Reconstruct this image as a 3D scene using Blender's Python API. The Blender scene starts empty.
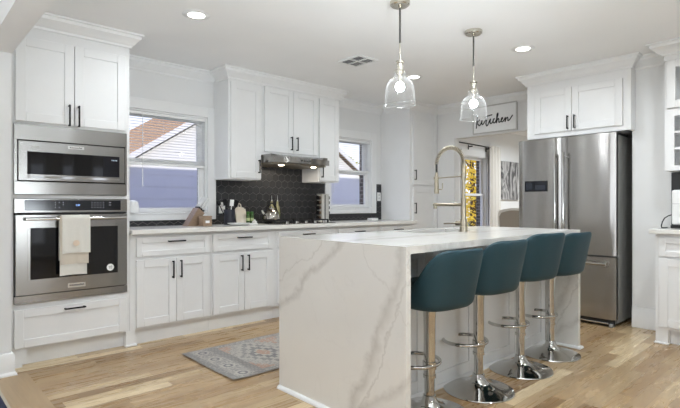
import bpy, bmesh, math, random
from mathutils import Vector, Matrix
random.seed(7)
R = math.radians
S = bpy.context.scene
COL = S.collection

# ------------------------------------------------------------------ camera
TH = 47.287
cam_d = bpy.data.cameras.new('camera'); cam = bpy.data.objects.new('camera', cam_d); COL.objects.link(cam)
cam.location = (0, 0, 1.11); cam.rotation_euler = (R(90), 0, R(TH - 90))
cam_d.sensor_width = 36; cam_d.lens = 487.44 / 680 * 36; cam_d.shift_y = 1 / 680
cam_d.clip_start = 0.03; cam_d.clip_end = 200
S.camera = cam
# ------------------------------------------------------------------ world, sun, exposure
S.view_settings.view_transform = 'Standard'; S.view_settings.look = 'None'
S.view_settings.gamma = 1; S.view_settings.use_curve_mapping = False
S.view_settings.exposure = 0.12
S.cycles.transparent_max_bounces = 24
W = bpy.data.worlds.new('sky'); S.world = W; W.use_nodes = True
wn = W.node_tree.nodes; wl = W.node_tree.links
for n in list(wn): wn.remove(n)
wo = wn.new('ShaderNodeOutputWorld'); wb = wn.new('ShaderNodeBackground')
tc = wn.new('ShaderNodeTexCoord'); sx = wn.new('ShaderNodeSeparateXYZ'); rp = wn.new('ShaderNodeValToRGB')
wl.new(tc.outputs['Generated'], sx.inputs[0]); wl.new(sx.outputs[2], rp.inputs[0])
rp.color_ramp.elements[0].color = (0.88, 0.93, 1.0, 1); rp.color_ramp.elements[0].position = 0.0
rp.color_ramp.elements[1].color = (0.34, 0.40, 1.0, 1); rp.color_ramp.elements[1].position = 0.9
wl.new(rp.outputs[0], wb.inputs[0]); wb.inputs[1].default_value = 1.4
wl.new(wb.outputs[0], wo.inputs[0])
sd = bpy.data.lights.new('sun', 'SUN'); sd.energy = 2.3; sd.angle = R(0.6); sd.color = (1.0, 0.95, 0.86)
sun = bpy.data.objects.new('sun', sd); COL.objects.link(sun)
sun.rotation_euler = Vector((0.10, 1.0, -0.33)).to_track_quat('-Z', 'Y').to_euler()
CAN_W = 7.5          # each recessed can lamp
PEND_L = 62          # each pendant bulb
CANS_SEEN = [(1.574, 3.185), (3.953, 1.989), (3.99, 3.196)]
CANS_MORE = [(1.6, 1.1), (3.95, 0.7), (2.75, 0.9), (-1.2, 0.9), (-1.2, -1.6), (1.6, -1.6), (7.6, 3.3)]  # the last is an unseen lamp added to light the dining room
def down_light(x, y, w, rad=0.055):
    l = bpy.data.lights.new('can_lamp', 'AREA'); l.shape = 'DISK'; l.size = rad * 2; l.energy = w
    l.color = (0.87, 0.94, 1.0); l.spread = R(165)
    o = bpy.data.objects.new('can_lamp', l); COL.objects.link(o); o.location = (x, y, 2.425)
for q in CANS_SEEN + CANS_MORE: down_light(q[0], q[1], CAN_W)
def fill_light(x, y, z, sx, sy, w, rot, col=(0.9, 0.95, 1.0), spread=180):  # added area lamps that fill the room, no visible source
    l = bpy.data.lights.new('window_daylight', 'AREA'); l.shape = 'RECTANGLE'; l.size = sx; l.size_y = sy; l.energy = w; l.color = col; l.spread = R(spread)
    o = bpy.data.objects.new('window_daylight', l); COL.objects.link(o); o.location = (x, y, z); o.rotation_euler = rot
fill_light(-5.9, .4, 1.35, 4.0, 1.9, 40, (R(90), 0, R(-90)))      # added fill lamp behind the camera, set in an unseen wall opening
fill_light(1.5, -1.2, 1.0, .7, .7, 32, Vector((.08, .42, .90)).to_track_quat('-Z', 'Y').to_euler(), (.85, .935, 1))    # added fill lamp standing in for bounced flash, right of the camera
fill_light(-1.1, 1.7, 1.2, 1.0, 1.0, 25, (R(180), 0, 0), (.85, .935, 1))     # unseen lamp added to brighten the ceiling from the front room
fill_light(.9, -.3, 1.3, .5, .5, 30, Vector((.28, .64, .70)).to_track_quat('-Z', 'Y').to_euler(), (.85, .935, 1), 95)   # second added fill lamp, tilted up to brighten the window-side ceiling
down_light(8.0, 3.0, 42, .12)                                                   # unseen lamp added to brighten the dining room

# ------------------------------------------------------------------ materials
def srgb(r, g, b):
    f = lambda c: (c / 12.92 if c <= .04045 else ((c + .055) / 1.055) ** 2.4)
    return (f(r / 255), f(g / 255), f(b / 255), 1)
class NT:
    def __init__(s, name):
        s.m = bpy.data.materials.new(name); s.m.use_nodes = True; s.t = s.m.node_tree
        s.n = s.t.nodes; s.b = s.n['Principled BSDF']; s._co = None
    def new(s, k, **kw):
        x = s.n.new(k)
        for a, v in kw.items(): setattr(x, a, v)
        return x
    def ln(s, a, b): s.t.links.new(a, b)
    def put(s, sock, v):
        if hasattr(v, 'node'): s.ln(v, sock)
        else: sock.default_value = v
    def math(s, op, a, b=None, c=None, clamp=False):
        x = s.new('ShaderNodeMath', operation=op); x.use_clamp = clamp
        s.put(x.inputs[0], a)
        if b is not None: s.put(x.inputs[1], b)
        if c is not None: s.put(x.inputs[2], c)
        return x.outputs[0]
    def co(s):
        if s._co is None: s._co = s.new('ShaderNodeTexCoord').outputs['Object']
        return s._co
    def xyz(s):
        x = s.new('ShaderNodeSeparateXYZ'); s.ln(s.co(), x.inputs[0]); return x.outputs
    def vec(s, a, b, c):
        x = s.new('ShaderNodeCombineXYZ'); s.put(x.inputs[0], a); s.put(x.inputs[1], b); s.put(x.inputs[2], c); return x.outputs[0]
    def scaled(s, v):
        x = s.new('ShaderNodeMapping'); s.ln(s.co(), x.inputs[0]); x.inputs['Scale'].default_value = v; return x.outputs[0]
    def noise(s, scale, detail=3, v=None, rough=.5, dist=0):
        x = s.new('ShaderNodeTexNoise'); x.inputs['Scale'].default_value = scale; x.inputs['Detail'].default_value = detail
        x.inputs['Roughness'].default_value = rough; x.inputs['Distortion'].default_value = dist
        s.ln(v if v is not None else s.co(), x.inputs['Vector']); return x.outputs['Fac']
    def mix(s, f, a, b, mode='MIX'):
        x = s.new('ShaderNodeMix', data_type='RGBA', blend_type=mode)
        s.put(x.inputs[0], f); s.put(x.inputs[6], a); s.put(x.inputs[7], b); return x.outputs[2]
    def ramp(s, f, stops, interp='LINEAR'):
        x = s.new('ShaderNodeValToRGB'); cr = x.color_ramp; cr.interpolation = interp
        while len(cr.elements) < len(stops): cr.elements.new(.5)
        for e, (p, c) in zip(cr.elements, stops): e.position = p; e.color = c if len(c) == 4 else (*c, 1)
        s.put(x.inputs[0], f); return x.outputs[0]
    def base(s, v): s.put(s.b.inputs['Base Color'], v)
    def set(s, **kw):
        for k, v in kw.items(): s.put(s.b.inputs[k.replace('_', ' ')], v)
    def bump(s, h, st=.2, d=.01):
        x = s.new('ShaderNodeBump'); x.inputs['Strength'].default_value = st; x.inputs['Distance'].default_value = d
        s.ln(h, x.inputs['Height']); s.ln(x.outputs[0], s.b.inputs['Normal'])
MATS = {}
def pm(name, c, rough=.5, metal=0, var=.05, nscale=30, bump=0, stretch=None, spec=None, coat=0):
    if name in MATS: return MATS[name]
    t = NT(name); col = srgb(*c)
    nz = t.noise(nscale, 3, t.scaled(stretch) if stretch else None)
    dk = tuple(x * (1 - var) for x in col[:3]) + (1,); lt = tuple(min(1, x * (1 + var)) for x in col[:3]) + (1,)
    t.base(t.ramp(nz, [(.3, dk), (.7, lt)]))
    t.set(Roughness=rough, Metallic=metal)
    if spec is not None: t.b.inputs['Specular IOR Level'].default_value = spec
    if coat: t.b.inputs['Coat Weight'].default_value = coat
    if bump: t.bump(nz, bump, .004)
    MATS[name] = t.m; return t.m
def steel(name, c, rough, axis):
    t = NT(name); st = {'x': (1.5, 200, 200), 'z': (200, 200, 1.5)}[axis]
    nz = t.noise(4, 4, t.scaled(st)); col = srgb(*c)
    t.base(t.ramp(nz, [(.25, tuple(x * .95 for x in col[:3]) + (1,)), (.75, tuple(min(1, x * 1.03) for x in col[:3]) + (1,))]))
    t.set(Metallic=1.0, Roughness=rough, Anisotropic=.82, Anisotropic_Rotation=.25)
    tg = t.new('ShaderNodeTangent', direction_type='RADIAL', axis='Z'); t.ln(tg.outputs[0], t.b.inputs['Tangent'])
    MATS[name] = t.m; return t.m
def emis(name, c, st):
    t = NT(name); t.base(srgb(*c)); t.set(Emission_Color=srgb(*c), Emission_Strength=st); MATS[name] = t.m; return t.m
cab = pm('white_cabinet_paint', (236, 236, 235), .38, var=.012, nscale=6)
wallp = pm('wall_paint', (234, 234, 233), .7, var=.012, nscale=3, bump=.03)
ceilp = pm('ceiling_paint', (246, 246, 245), .8, var=.01, nscale=3)
trimp = pm('white_trim_paint', (238, 238, 237), .35, var=.01, nscale=8)
black = pm('black_handle_metal', (28, 28, 30), .42, .6, var=.1)
dark = pm('dark_gap', (20, 20, 21), .6)
bglass = pm('black_glass', (14, 15, 18), .05, var=.02, spec=.5)
bpanel = pm('black_panel_glass', (12, 13, 22), .12, var=.02)
steel_h = steel('brushed_steel', (152, 150, 147), .20, 'x')
steel_v = steel('fridge_steel', (178, 176, 173), .22, 'x')
steel_d = pm('grey_fridge_side', (146, 146, 143), .5, 0, var=.04)
chrome = pm('chrome', (196, 195, 192), .06, 1, var=.02)
nickel = pm('brushed_nickel', (205, 200, 188), .26, 1, var=.05)
brass = pm('champagne_bronze', (182, 173, 154), .3, 1, var=.06)
teal = pm('teal_fabric', (25, 60, 70), .56, var=.10, nscale=260, bump=.12)
white_cer = pm('white_ceramic', (238, 238, 236), .18, var=.01)
plast_w = pm('white_plastic', (240, 240, 238), .4, var=.01)
woodm = pm('walnut_wood', (150, 126, 104), .5, var=.16, nscale=18, stretch=(1, 1, 8), bump=.05)
wood_l = pm('light_wood', (196, 172, 140), .5, var=.10, nscale=18, stretch=(1, 1, 6))
blindm = pm('blind_white', (240, 240, 238), .45, var=.01)
greyp = pm('vent_grey', (200, 200, 200), .6)
def glass_mat(name, tint=(1, 1, 1), base=.01, edge=.45, haze=0.0):
    t = NT(name); tr = t.new('ShaderNodeBsdfTransparent'); gl = t.new('ShaderNodeBsdfGlossy'); mx = t.new('ShaderNodeMixShader')
    tr.inputs[0].default_value = (*tint, 1); gl.inputs['Roughness'].default_value = 0.03
    lw = t.new('ShaderNodeLayerWeight'); lw.inputs[0].default_value = .3
    f = t.math('MULTIPLY_ADD', t.math('POWER', lw.outputs['Facing'], 3.0), edge, base, clamp=True)
    t.ln(f, mx.inputs[0]); t.ln(tr.outputs[0], mx.inputs[1]); t.ln(gl.outputs[0], mx.inputs[2])
    out = mx.outputs[0]
    if haze:      # the thick moulded glass scatters a little bulb light, most towards its edges
        di = t.new('ShaderNodeBsdfDiffuse'); tl = t.new('ShaderNodeBsdfTranslucent'); ad = t.new('ShaderNodeMixShader'); m2 = t.new('ShaderNodeMixShader')
        for q in (di, tl): q.inputs[0].default_value = (.95, .96, .96, 1)
        t.ln(di.outputs[0], ad.inputs[1]); t.ln(tl.outputs[0], ad.inputs[2]); ad.inputs[0].default_value = .5
        t.ln(t.math('MULTIPLY_ADD', t.math('POWER', lw.outputs['Facing'], 2.0), haze, .01), m2.inputs[0]); t.ln(out, m2.inputs[1]); t.ln(ad.outputs[0], m2.inputs[2]); out = m2.outputs[0]
    t.ln(out, t.n['Material Output'].inputs[0]); MATS[name] = t.m; return t.m
wglass = glass_mat('window_glass', (1, 1, 1), .012, .25)
cglass = glass_mat('clear_glass', (.985, .99, .99), .02, .45, .11)
glass_rim = glass_mat('glass_rim', (.985, .99, .99), .05, .5, .35)

def oak_floor():
    t = NT('oak_floor'); x, y, z = t.xyz()
    wv = t.math('DIVIDE', y, .083); row = t.math('FLOOR', wv)
    r1 = t.new('ShaderNodeTexWhiteNoise', noise_dimensions='1D'); t.ln(row, r1.inputs['W'])
    u = t.math('ADD', t.math('DIVIDE', x, .82), t.math('MULTIPLY', r1.outputs[0], 13.7)); colm = t.math('FLOOR', u)
    r2 = t.new('ShaderNodeTexWhiteNoise', noise_dimensions='2D'); t.ln(t.vec(row, colm, 0), r2.inputs['Vector'])
    pid = r2.outputs[0]
    pc = t.ramp(pid, [(0, srgb(136, 105, 70)), (.18, srgb(164, 133, 94)), (.42, srgb(188, 159, 120)), (.62, srgb(170, 142, 106)), (.80, srgb(198, 173, 134)), (1, srgb(228, 206, 168))])
    gv = t.vec(t.math('ADD', t.math('MULTIPLY', x, 2.6), t.math('MULTIPLY', pid, 50)), t.math('MULTIPLY', y, 24), t.math('MULTIPLY', pid, 9))
    g = t.noise(1.0, 6, gv, .65, .8)
    c = t.mix(t.math('MULTIPLY', t.ramp(g, [(.40, (0, 0, 0)), (.75, (1, 1, 1))]), .38), pc, srgb(128, 98, 64))
    kv = t.vec(t.math('ADD', t.math('MULTIPLY', x, 3.2), t.math('MULTIPLY', pid, 31)), t.math('MULTIPLY', y, 11), t.math('MULTIPLY', pid, 5))
    kn = t.noise(1.0, 3, kv, .5, .4)
    c = t.mix(t.math('MULTIPLY', t.ramp(kn, [(.66, (0, 0, 0)), (.80, (1, 1, 1))]), .5), c, srgb(96, 70, 46))
    g2 = t.noise(2.0, 3, t.vec(t.math('MULTIPLY', x, .8), t.math('MULTIPLY', y, 5), pid))
    c = t.mix(t.math('MULTIPLY', g2, .18), c, srgb(196, 170, 132))
    fv = t.math('FRACT', wv); fu = t.math('FRACT', u)
    e1 = t.math('MINIMUM', fv, t.math('SUBTRACT', 1, fv)); e2 = t.math('MULTIPLY', t.math('MINIMUM', fu, t.math('SUBTRACT', 1, fu)), 9.9)
    e = t.math('MINIMUM', e1, e2); gap = t.math('LESS_THAN', e, .018)
    c = t.mix(t.math('MULTIPLY', gap, .35), c, srgb(86, 64, 44))
    t.base(c); t.set(Roughness=t.math('MULTIPLY_ADD', g, .12, .22)); t.bump(t.math('SUBTRACT', g, t.math('MULTIPLY', gap, 2)), .05, .002)
    return t.m
floor_m = oak_floor()
def board_y():
    t = NT('oak_threshold'); x, y, z = t.xyz()
    g = t.noise(1, 5, t.vec(t.math('MULTIPLY', x, 38), t.math('MULTIPLY', y, 2.2), 0), .6, .6)
    t.base(t.mix(g, srgb(190, 164, 126), srgb(154, 126, 92))); t.set(Roughness=.34); return t.m
def marble():
    t = NT('veined_quartz'); x, y, z = t.xyz(); y = t.math('ADD', y, 1.95)
    n1 = t.noise(5, 4); n2 = t.noise(22, 4, None, .6)
    wob = t.math('ADD', t.math('MULTIPLY', t.math('SUBTRACT', n1, .5), .16), t.math('MULTIPLY', t.math('SUBTRACT', n2, .5), .05))
    def vein(a, b, c, w, soft=1.0):
        d = t.math('ABSOLUTE', t.math('ADD', t.math('ADD', t.math('MULTIPLY', y, a), t.math('MULTIPLY', z, b)), t.math('ADD', wob, c)))
        return t.math('MULTIPLY', t.math('SUBTRACT', 1, t.math('DIVIDE', d, w), clamp=True), soft)
    # two broad diagonal veins seen on the end panel, with a finer branch each
    def line(p, q):
        dy, dz = q[0] - p[0], q[1] - p[1]; L = math.hypot(dy, dz); a, b = dz / L, -dy / L
        return a, b, -(a * p[0] + b * p[1])
    vs = [vein(*line((1.90, .905), (2.40, .50)), .034, .9), vein(*line((1.46, .85), (1.79, .07)), .045, 1.0),
          vein(*line((1.50, .62), (1.72, .08)), .010, .8), vein(*line((1.42, .30), (1.66, .12)), .04, .8),
          vein(*line((2.02, .905), (2.44, .62)), .008, .6), vein(*line((1.72, .9), (1.44, .55)), .007, .45)]
    v = vs[0]
    for q in vs[1:]: v = t.math('MAXIMUM', v, q)
    # thin random veins everywhere else
    wv = t.noise(1.7, 4, None, .55, 1.2)
    thin = t.math('SUBTRACT', 1, t.math('DIVIDE', t.math('ABSOLUTE', t.math('SUBTRACT', wv, .5)), .012), clamp=True)
    thin = t.math('MULTIPLY', thin, t.math('MULTIPLY', n1, .22))
    v = t.math('MAXIMUM', v, thin)
    v = t.math('MULTIPLY', v, t.math('MULTIPLY_ADD', n2, 1.1, .15), clamp=True)
    cl = t.noise(2.2, 3, None, .5, .5)
    c = t.mix(t.math('MULTIPLY', cl, .5), srgb(236, 234, 229), srgb(220, 217, 210))
    t.base(t.mix(t.math('MULTIPLY', v, .52), c, srgb(158, 150, 138))); t.set(Roughness=.16)
    return t.m
quartz = marble()
ctop_m = pm('pale_quartz', (236, 234, 228), .16, var=.05, nscale=5)
def siding():
    t = NT('white_siding'); x, y, z = t.xyz()
    t.base(t.mix(t.noise(3, 2), srgb(232, 232, 231), srgb(240, 240, 238))); t.set(Roughness=.6)
    MATS['white_siding'] = t.m; return t.m
def shingle():
    t = NT('tan_shingles'); x, y, z = t.xyz()
    b = t.new('ShaderNodeTexBrick'); t.ln(t.vec(x, t.math('MULTIPLY', y, 1), 0), b.inputs['Vector']); b.inputs['Scale'].default_value = 4
    b.inputs['Color1'].default_value = srgb(208, 162, 104); b.inputs['Color2'].default_value = srgb(226, 184, 128); b.inputs['Mortar'].default_value = srgb(132, 106, 84)
    t.base(b.outputs[0]); t.set(Roughness=.9); MATS['tan_shingles'] = t.m; return t.m
def brickm():
    t = NT('grey_brown_brick'); x, y, z = t.xyz()
    b = t.new('ShaderNodeTexBrick'); t.ln(t.vec(t.math('ADD', x, y), z, 0), b.inputs['Vector']); b.inputs['Scale'].default_value = 4.6
    b.inputs['Color1'].default_value = srgb(112, 102, 96); b.inputs['Color2'].default_value = srgb(86, 82, 80); b.inputs['Mortar'].default_value = srgb(150, 146, 140)
    b.inputs['Mortar Size'].default_value = .03
    t.base(b.outputs[0]); t.set(Roughness=.9); return t.m

# ------------------------------------------------------------------ mesh helpers
class MB:
    def __init__(s): s.bm = bmesh.new()
    def box(s, x0, x1, y0, y1, z0, z1, bev=0.0, seg=1):
        return s.obox((x0, y0, z0), (1, 0, 0), (0, 1, 0), (0, 0, 1), 0, x1 - x0, 0, y1 - y0, 0, z1 - z0, bev, seg)
    def obox(s, O, U, V, N, u0, u1, v0, v1, n0, n1, bev=0.0, seg=1):
        O, U, V, N = map(Vector, (O, U, V, N)); vs = []
        for a in (u0, u1):
            for b in (v0, v1):
                for c in (n0, n1): vs.append(s.bm.verts.new(O + U * a + V * b + N * c))
        F = [(0, 1, 3, 2), (4, 6, 7, 5), (0, 4, 5, 1), (2, 3, 7, 6), (0, 2, 6, 4), (1, 5, 7, 3)]
        fs = [s.bm.faces.new([vs[i] for i in f]) for f in F]
        bmesh.ops.recalc_face_normals(s.bm, faces=fs)
        if bev:
            es = list({e for f in fs for e in f.edges})
            bmesh.ops.bevel(s.bm, geom=es, offset=bev, segments=seg, affect='EDGES', profile=.5)
        return s
    def prism(s, pts, axis, a0, a1):
        """pts 2D polygon; axis 'x','y','z' extrusion"""
        mk = {'x': lambda p, a: (a, p[0], p[1]), 'y': lambda p, a: (p[0], a, p[1]), 'z': lambda p, a: (p[0], p[1], a)}[axis]
        A = [s.bm.verts.new(mk(p, a0)) for p in pts]; B = [s.bm.verts.new(mk(p, a1)) for p in pts]; n = len(pts)
        fs = [s.bm.faces.new(A), s.bm.faces.new(B)] + [s.bm.faces.new([A[i], A[(i + 1) % n], B[(i + 1) % n], B[i]]) for i in range(n)]
        bmesh.ops.recalc_face_normals(s.bm, faces=fs); return s
    def lathe(s, prof, c=(0, 0, 0), seg=32, axis=(0, 0, 1), close=False):
        ax = Vector(axis).normalized(); rot = Vector((0, 0, 1)).rotation_difference(ax).to_matrix(); c = Vector(c); rings = []
        for r, z in prof:
            if r < 1e-6: rings.append([s.bm.verts.new(c + rot @ Vector((0, 0, z)))])
            else: rings.append([s.bm.verts.new(c + rot @ Vector((r * math.cos(2 * math.pi * i / seg), r * math.sin(2 * math.pi * i / seg), z))) for i in range(seg)])
        if close: rings.append(rings[0])
        fs = []
        for A, B in zip(rings, rings[1:]):
            for i in range(seg):
                j = (i + 1) % seg
                if len(A) == 1 and len(B) == 1: continue
                if len(A) == 1: fs.append(s.bm.faces.new([A[0], B[j], B[i]]))
                elif len(B) == 1: fs.append(s.bm.faces.new([A[i], A[j], B[0]]))
                else: fs.append(s.bm.faces.new([A[i], A[j], B[j], B[i]]))
        bmesh.ops.recalc_face_normals(s.bm, faces=fs); return s
    def cyl(s, p0, p1, r0, r1=None, seg=20):
        p0, p1 = Vector(p0), Vector(p1); L = (p1 - p0).length; r1 = r0 if r1 is None else r1
        return s.lathe([(0, 0), (r0, 0), (r1, L), (0, L)], p0, seg, p1 - p0)
    def tube(s, pts, r, seg=10, closed=False, squash=None):
        pts = [Vector(p) for p in pts]; n = len(pts); rings = []; prev = None
        for i, p in enumerate(pts):
            if closed: d = pts[(i + 1) % n] - pts[i - 1]
            else: d = pts[min(i + 1, n - 1)] - pts[max(i - 1, 0)]
            d.normalize()
            if prev is None: a = d.orthogonal().normalized()
            else: a = (prev - d * prev.dot(d)).normalized()
            prev = a; b = d.cross(a); rr = r[i] if isinstance(r, (list, tuple)) else r
            ring = []
            for k in range(seg):
                q = (a * math.cos(2 * math.pi * k / seg) + b * math.sin(2 * math.pi * k / seg)) * rr
                if squash: q = Vector((q.x * squash[0], q.y * squash[1], q.z * squash[2]))
                ring.append(s.bm.verts.new(p + q))
            rings.append(ring)
        fs = []
        rng = range(n if closed else n - 1)
        for i in rng:
            A, B = rings[i], rings[(i + 1) % n]
            for k in range(seg): fs.append(s.bm.faces.new([A[k], A[(k + 1) % seg], B[(k + 1) % seg], B[k]]))
        if not closed: fs.append(s.bm.faces.new(rings[0])); fs.append(s.bm.faces.new(rings[-1]))
        bmesh.ops.recalc_face_normals(s.bm, faces=fs); return s
    def sweep(s, path, prof, side=1):
        """prof: list of (outward, z) closed polygon; path: list of (x,y); outward = side * left normal, mitred"""
        P = [Vector((p[0], p[1])) for p in path]; n = len(P); rings = []
        for i in range(n):
            d0 = (P[i] - P[i - 1]).normalized() if i > 0 else None; d1 = (P[i + 1] - P[i]).normalized() if i < n - 1 else None
            if d0 is None: m = Vector((-d1.y, d1.x))
            elif d1 is None: m = Vector((-d0.y, d0.x))
            else:
                n0, n1 = Vector((-d0.y, d0.x)), Vector((-d1.y, d1.x)); m = (n0 + n1); m = m / (m.dot(n0) or 1)
            m = m * side
            rings.append([s.bm.verts.new((P[i].x + m.x * o, P[i].y + m.y * o, z)) for o, z in prof])
        fs = []; k = len(prof)
        for A, B in zip(rings, rings[1:]):
            for j in range(k): fs.append(s.bm.faces.new([A[j], A[(j + 1) % k], B[(j + 1) % k], B[j]]))
        fs.append(s.bm.faces.new(rings[0])); fs.append(s.bm.faces.new(rings[-1]))
        bmesh.ops.recalc_face_normals(s.bm, faces=fs); return s
    def grid(s, f, nu, nv):
        V = [[s.bm.verts.new(f(i / nu, j / nv)) for j in range(nv + 1)] for i in range(nu + 1)]
        for i in range(nu):
            for j in range(nv): s.bm.faces.new([V[i][j], V[i + 1][j], V[i + 1][j + 1], V[i][j + 1]])
        return V
    def build(s, name, m, parent=None, smooth=True):
        off = Vector((0, 0, 0)); p = parent
        while p is not None: off += p.location; p = p.parent
        if off.length: bmesh.ops.translate(s.bm, verts=s.bm.verts, vec=-off)
        me = bpy.data.meshes.new(name); s.bm.to_mesh(me); s.bm.free()
        if smooth:
            me.polygons.foreach_set('use_smooth', [True] * len(me.polygons)); me.set_sharp_from_angle(angle=R(38))
        for q in (m if isinstance(m, (list, tuple)) else [m]): me.materials.append(q)
        o = bpy.data.objects.new(name, me); COL.objects.link(o)
        if parent: o.parent = parent
        return o
def tag(o, label, cat, group=None):
    o['label'] = label; o['category'] = cat
    if group: o['group'] = group
    return o
def thing(name, label, cat, loc=(0, 0, 0), group=None):
    o = bpy.data.objects.new(name, None); COL.objects.link(o); o.location = loc; o.empty_display_size = .1
    return tag(o, label, cat, group)
def struct(o): o['kind'] = 'structure'; return o
def sroot(name, loc=(0, 0, 0)):
    o = bpy.data.objects.new(name, None); COL.objects.link(o); o.location = loc; return struct(o)
def copy_tree(o, parent=None):
    c = o.copy(); COL.objects.link(c)
    if parent: c.parent = parent
    for ch in list(o.children): copy_tree(ch, c)
    return c
def boxes(name, m, lst, parent=None, bev=0.0):
    b = MB()
    for q in lst: b.box(*q, bev=bev)
    return b.build(name, m, parent)
def text_mesh(name, txt, size, m, parent, O, U, V, depth=.0008):
    cu = bpy.data.curves.new(name, 'FONT'); cu.body = txt; cu.size = size; cu.align_x = 'CENTER'; cu.align_y = 'CENTER'; cu.extrude = depth
    t = bpy.data.objects.new(name, cu); COL.objects.link(t)
    dg = bpy.context.evaluated_depsgraph_get(); me = bpy.data.meshes.new_from_object(t.evaluated_get(dg))
    bpy.data.objects.remove(t)
    U, V = Vector(U), Vector(V); N = U.cross(V); M = Matrix((U, V, N)).transposed().to_4x4(); M.translation = Vector(O)
    off = Vector((0, 0, 0)); p = parent
    while p is not None: off += p.location; p = p.parent
    me.transform(Matrix.Translation(-off) @ M); me.materials.clear(); me.materials.append(m)
    o = bpy.data.objects.new(name, me); COL.objects.link(o); o.parent = parent; return o
def hole_wall(b, axis, c0, c1, u0, u1, z0, z1, holes):
    us = sorted({u0, u1, *[h[0] for h in holes], *[h[1] for h in holes]})
    for a, d in zip(us, us[1:]):
        zs = [(z0, z1)]
        for h in holes:
            if h[0] <= a + 1e-6 and h[1] >= d - 1e-6:
                nz = []
                for p, q in zs:
                    if h[2] > p: nz.append((p, min(q, h[2])))
                    if h[3] < q: nz.append((max(p, h[3]), q))
                zs = nz
        for p, q in zs:
            if q - p < 1e-5: continue
            if axis == 'y': b.box(a, d, c0, c1, p, q)
            else: b.box(c0, c1, a, d, p, q)

# ------------------------------------------------------------------ room shell
CE = 2.44; YW = 4.50; YF = 3.905; XB = 5.50; XR = 4.98
W1 = (1.47, 2.335, 1.035, 1.985); W2 = (3.985, 4.71, 1.07, 1.965); W3 = (6.92, 7.63, .62, 1.93)
struct(boxes('floor', floor_m, [(-6, 10, -4, 4.5, -.1, 0)]))
struct(boxes('trim_1', board_y(), [(.46, .665, -4, 3.77, 0, .0015)]))
struct(boxes('ceiling', ceilp, [(-6, 10, -4, 4.62, CE, CE + .12)]))
struct(boxes('roof', pm('dark_roof', (90, 86, 84), .9), [(-6, 12, -4.2, 5.2, 2.86, 3.05)]))
b = MB(); hole_wall(b, 'y', YW, YW + .12, .30, 10, 0, CE, [W1, W2, W3]); struct(b.build('wall_left', wallp))
b = MB(); hole_wall(b, 'y', YW + .12, YW + .21, .30, 10, -.4, 2.86, [W1, W2, W3]); struct(b.build('wall_exterior', brickm()))
OP = (2.49, 3.72, -.01, 1.99)
b = MB(); hole_wall(b, 'x', XB, XB + .105, 1.38, YW, 0, CE, [OP]); struct(b.build('wall_back', wallp))
b = MB(); b.box(XR, XB, 1.38, 1.46, 0, CE); b.box(XR, XR + .12, -4, 1.38, 0, CE); struct(b.build('wall_right', wallp))
struct(boxes('wall_front', wallp, [(-3, .58, 3.79, 4.5, 0, CE)]))
b = MB(); hole_wall(b, 'y', -4.12, -4.0, -6, XR, 0, CE, [(2.15, 2.4, .3, 2.2), (2.75, 2.95, .3, 2.2), (3.35, 3.65, .3, 2.2)]); struct(b.build('wall_rear', wallp))  # narrow openings added to put bright vertical streaks in the oven steel
struct(boxes('porch_roof', pm('porch_wood', (150, 140, 128), .8), [(-3, 9, -10.5, -4.13, 2.42, 2.5)]))  # unseen slab added to keep sun out of the rear openings
b = MB(); hole_wall(b, 'x', -6.12, -6.0, -4, 4.5, 0, CE, [(-1.7, 2.5, .4, 2.3)]); struct(b.build('wall_street', wallp))  # unseen wall, its wide opening added for the fill lamp
struct(boxes('wall_dining', wallp, [(9.6, 9.72, 1.3, 4.5, 0, CE), (XB + .105, 9.6, 1.3, 1.42, 0, CE)]))
struct(boxes('trim_2', ceilp, [(.447, .585, -4, 3.79, 2.10, CE)]))
struct(boxes('ground', pm('grass_ground', (120, 128, 84), .95, var=.2, nscale=4), [(-10, 40, 4.76, 40, -.5, -.4)]))
CR = [(0, 2.335), (.012, 2.335), (.016, 2.352), (.03, 2.362), (.05, 2.392), (.066, 2.402), (.07, 2.424), (.085, 2.426), (.085, CE - .001), (0, CE - .001)]
def crown(name, path, side, parent=None, k=1.0, prof=None):
    pr = [(o * k, z) for o, z in (prof or CR)]
    return MB().sweep(path, pr, side).build(name, trimp, parent)
struct(crown('trim_3', [(1.36, YW), (2.41, YW)], -1))
struct(crown('trim_4', [(3.86, YW), (4.91, YW)], -1))
struct(crown('trim_5', [(XB, 3.98), (XB, 2.40)], -1))
struct(crown('trim_6', [(XR, 1.432), (XR, 1.14)], -1, k=1.1))
BB = [(0, .001), (.018, .001), (.018, .15), (.012, .158), (.010, .18), (0, .185)]
def baseboard(name, path, side): return struct(MB().sweep(path, BB, side).build(name, trimp))
baseboard('baseboard_right', [(XR, 1.459), (XR, 1.19)], -1)
BBf = [(0, .001), (.03, .001), (.03, .012), (.018, .025), (.018, .13), (.010, .145), (0, .148)]
struct(MB().sweep([(-3, 3.79), (.58, 3.79), (.58, 3.90)], BBf, -1).build('baseboard_front', trimp))

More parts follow.
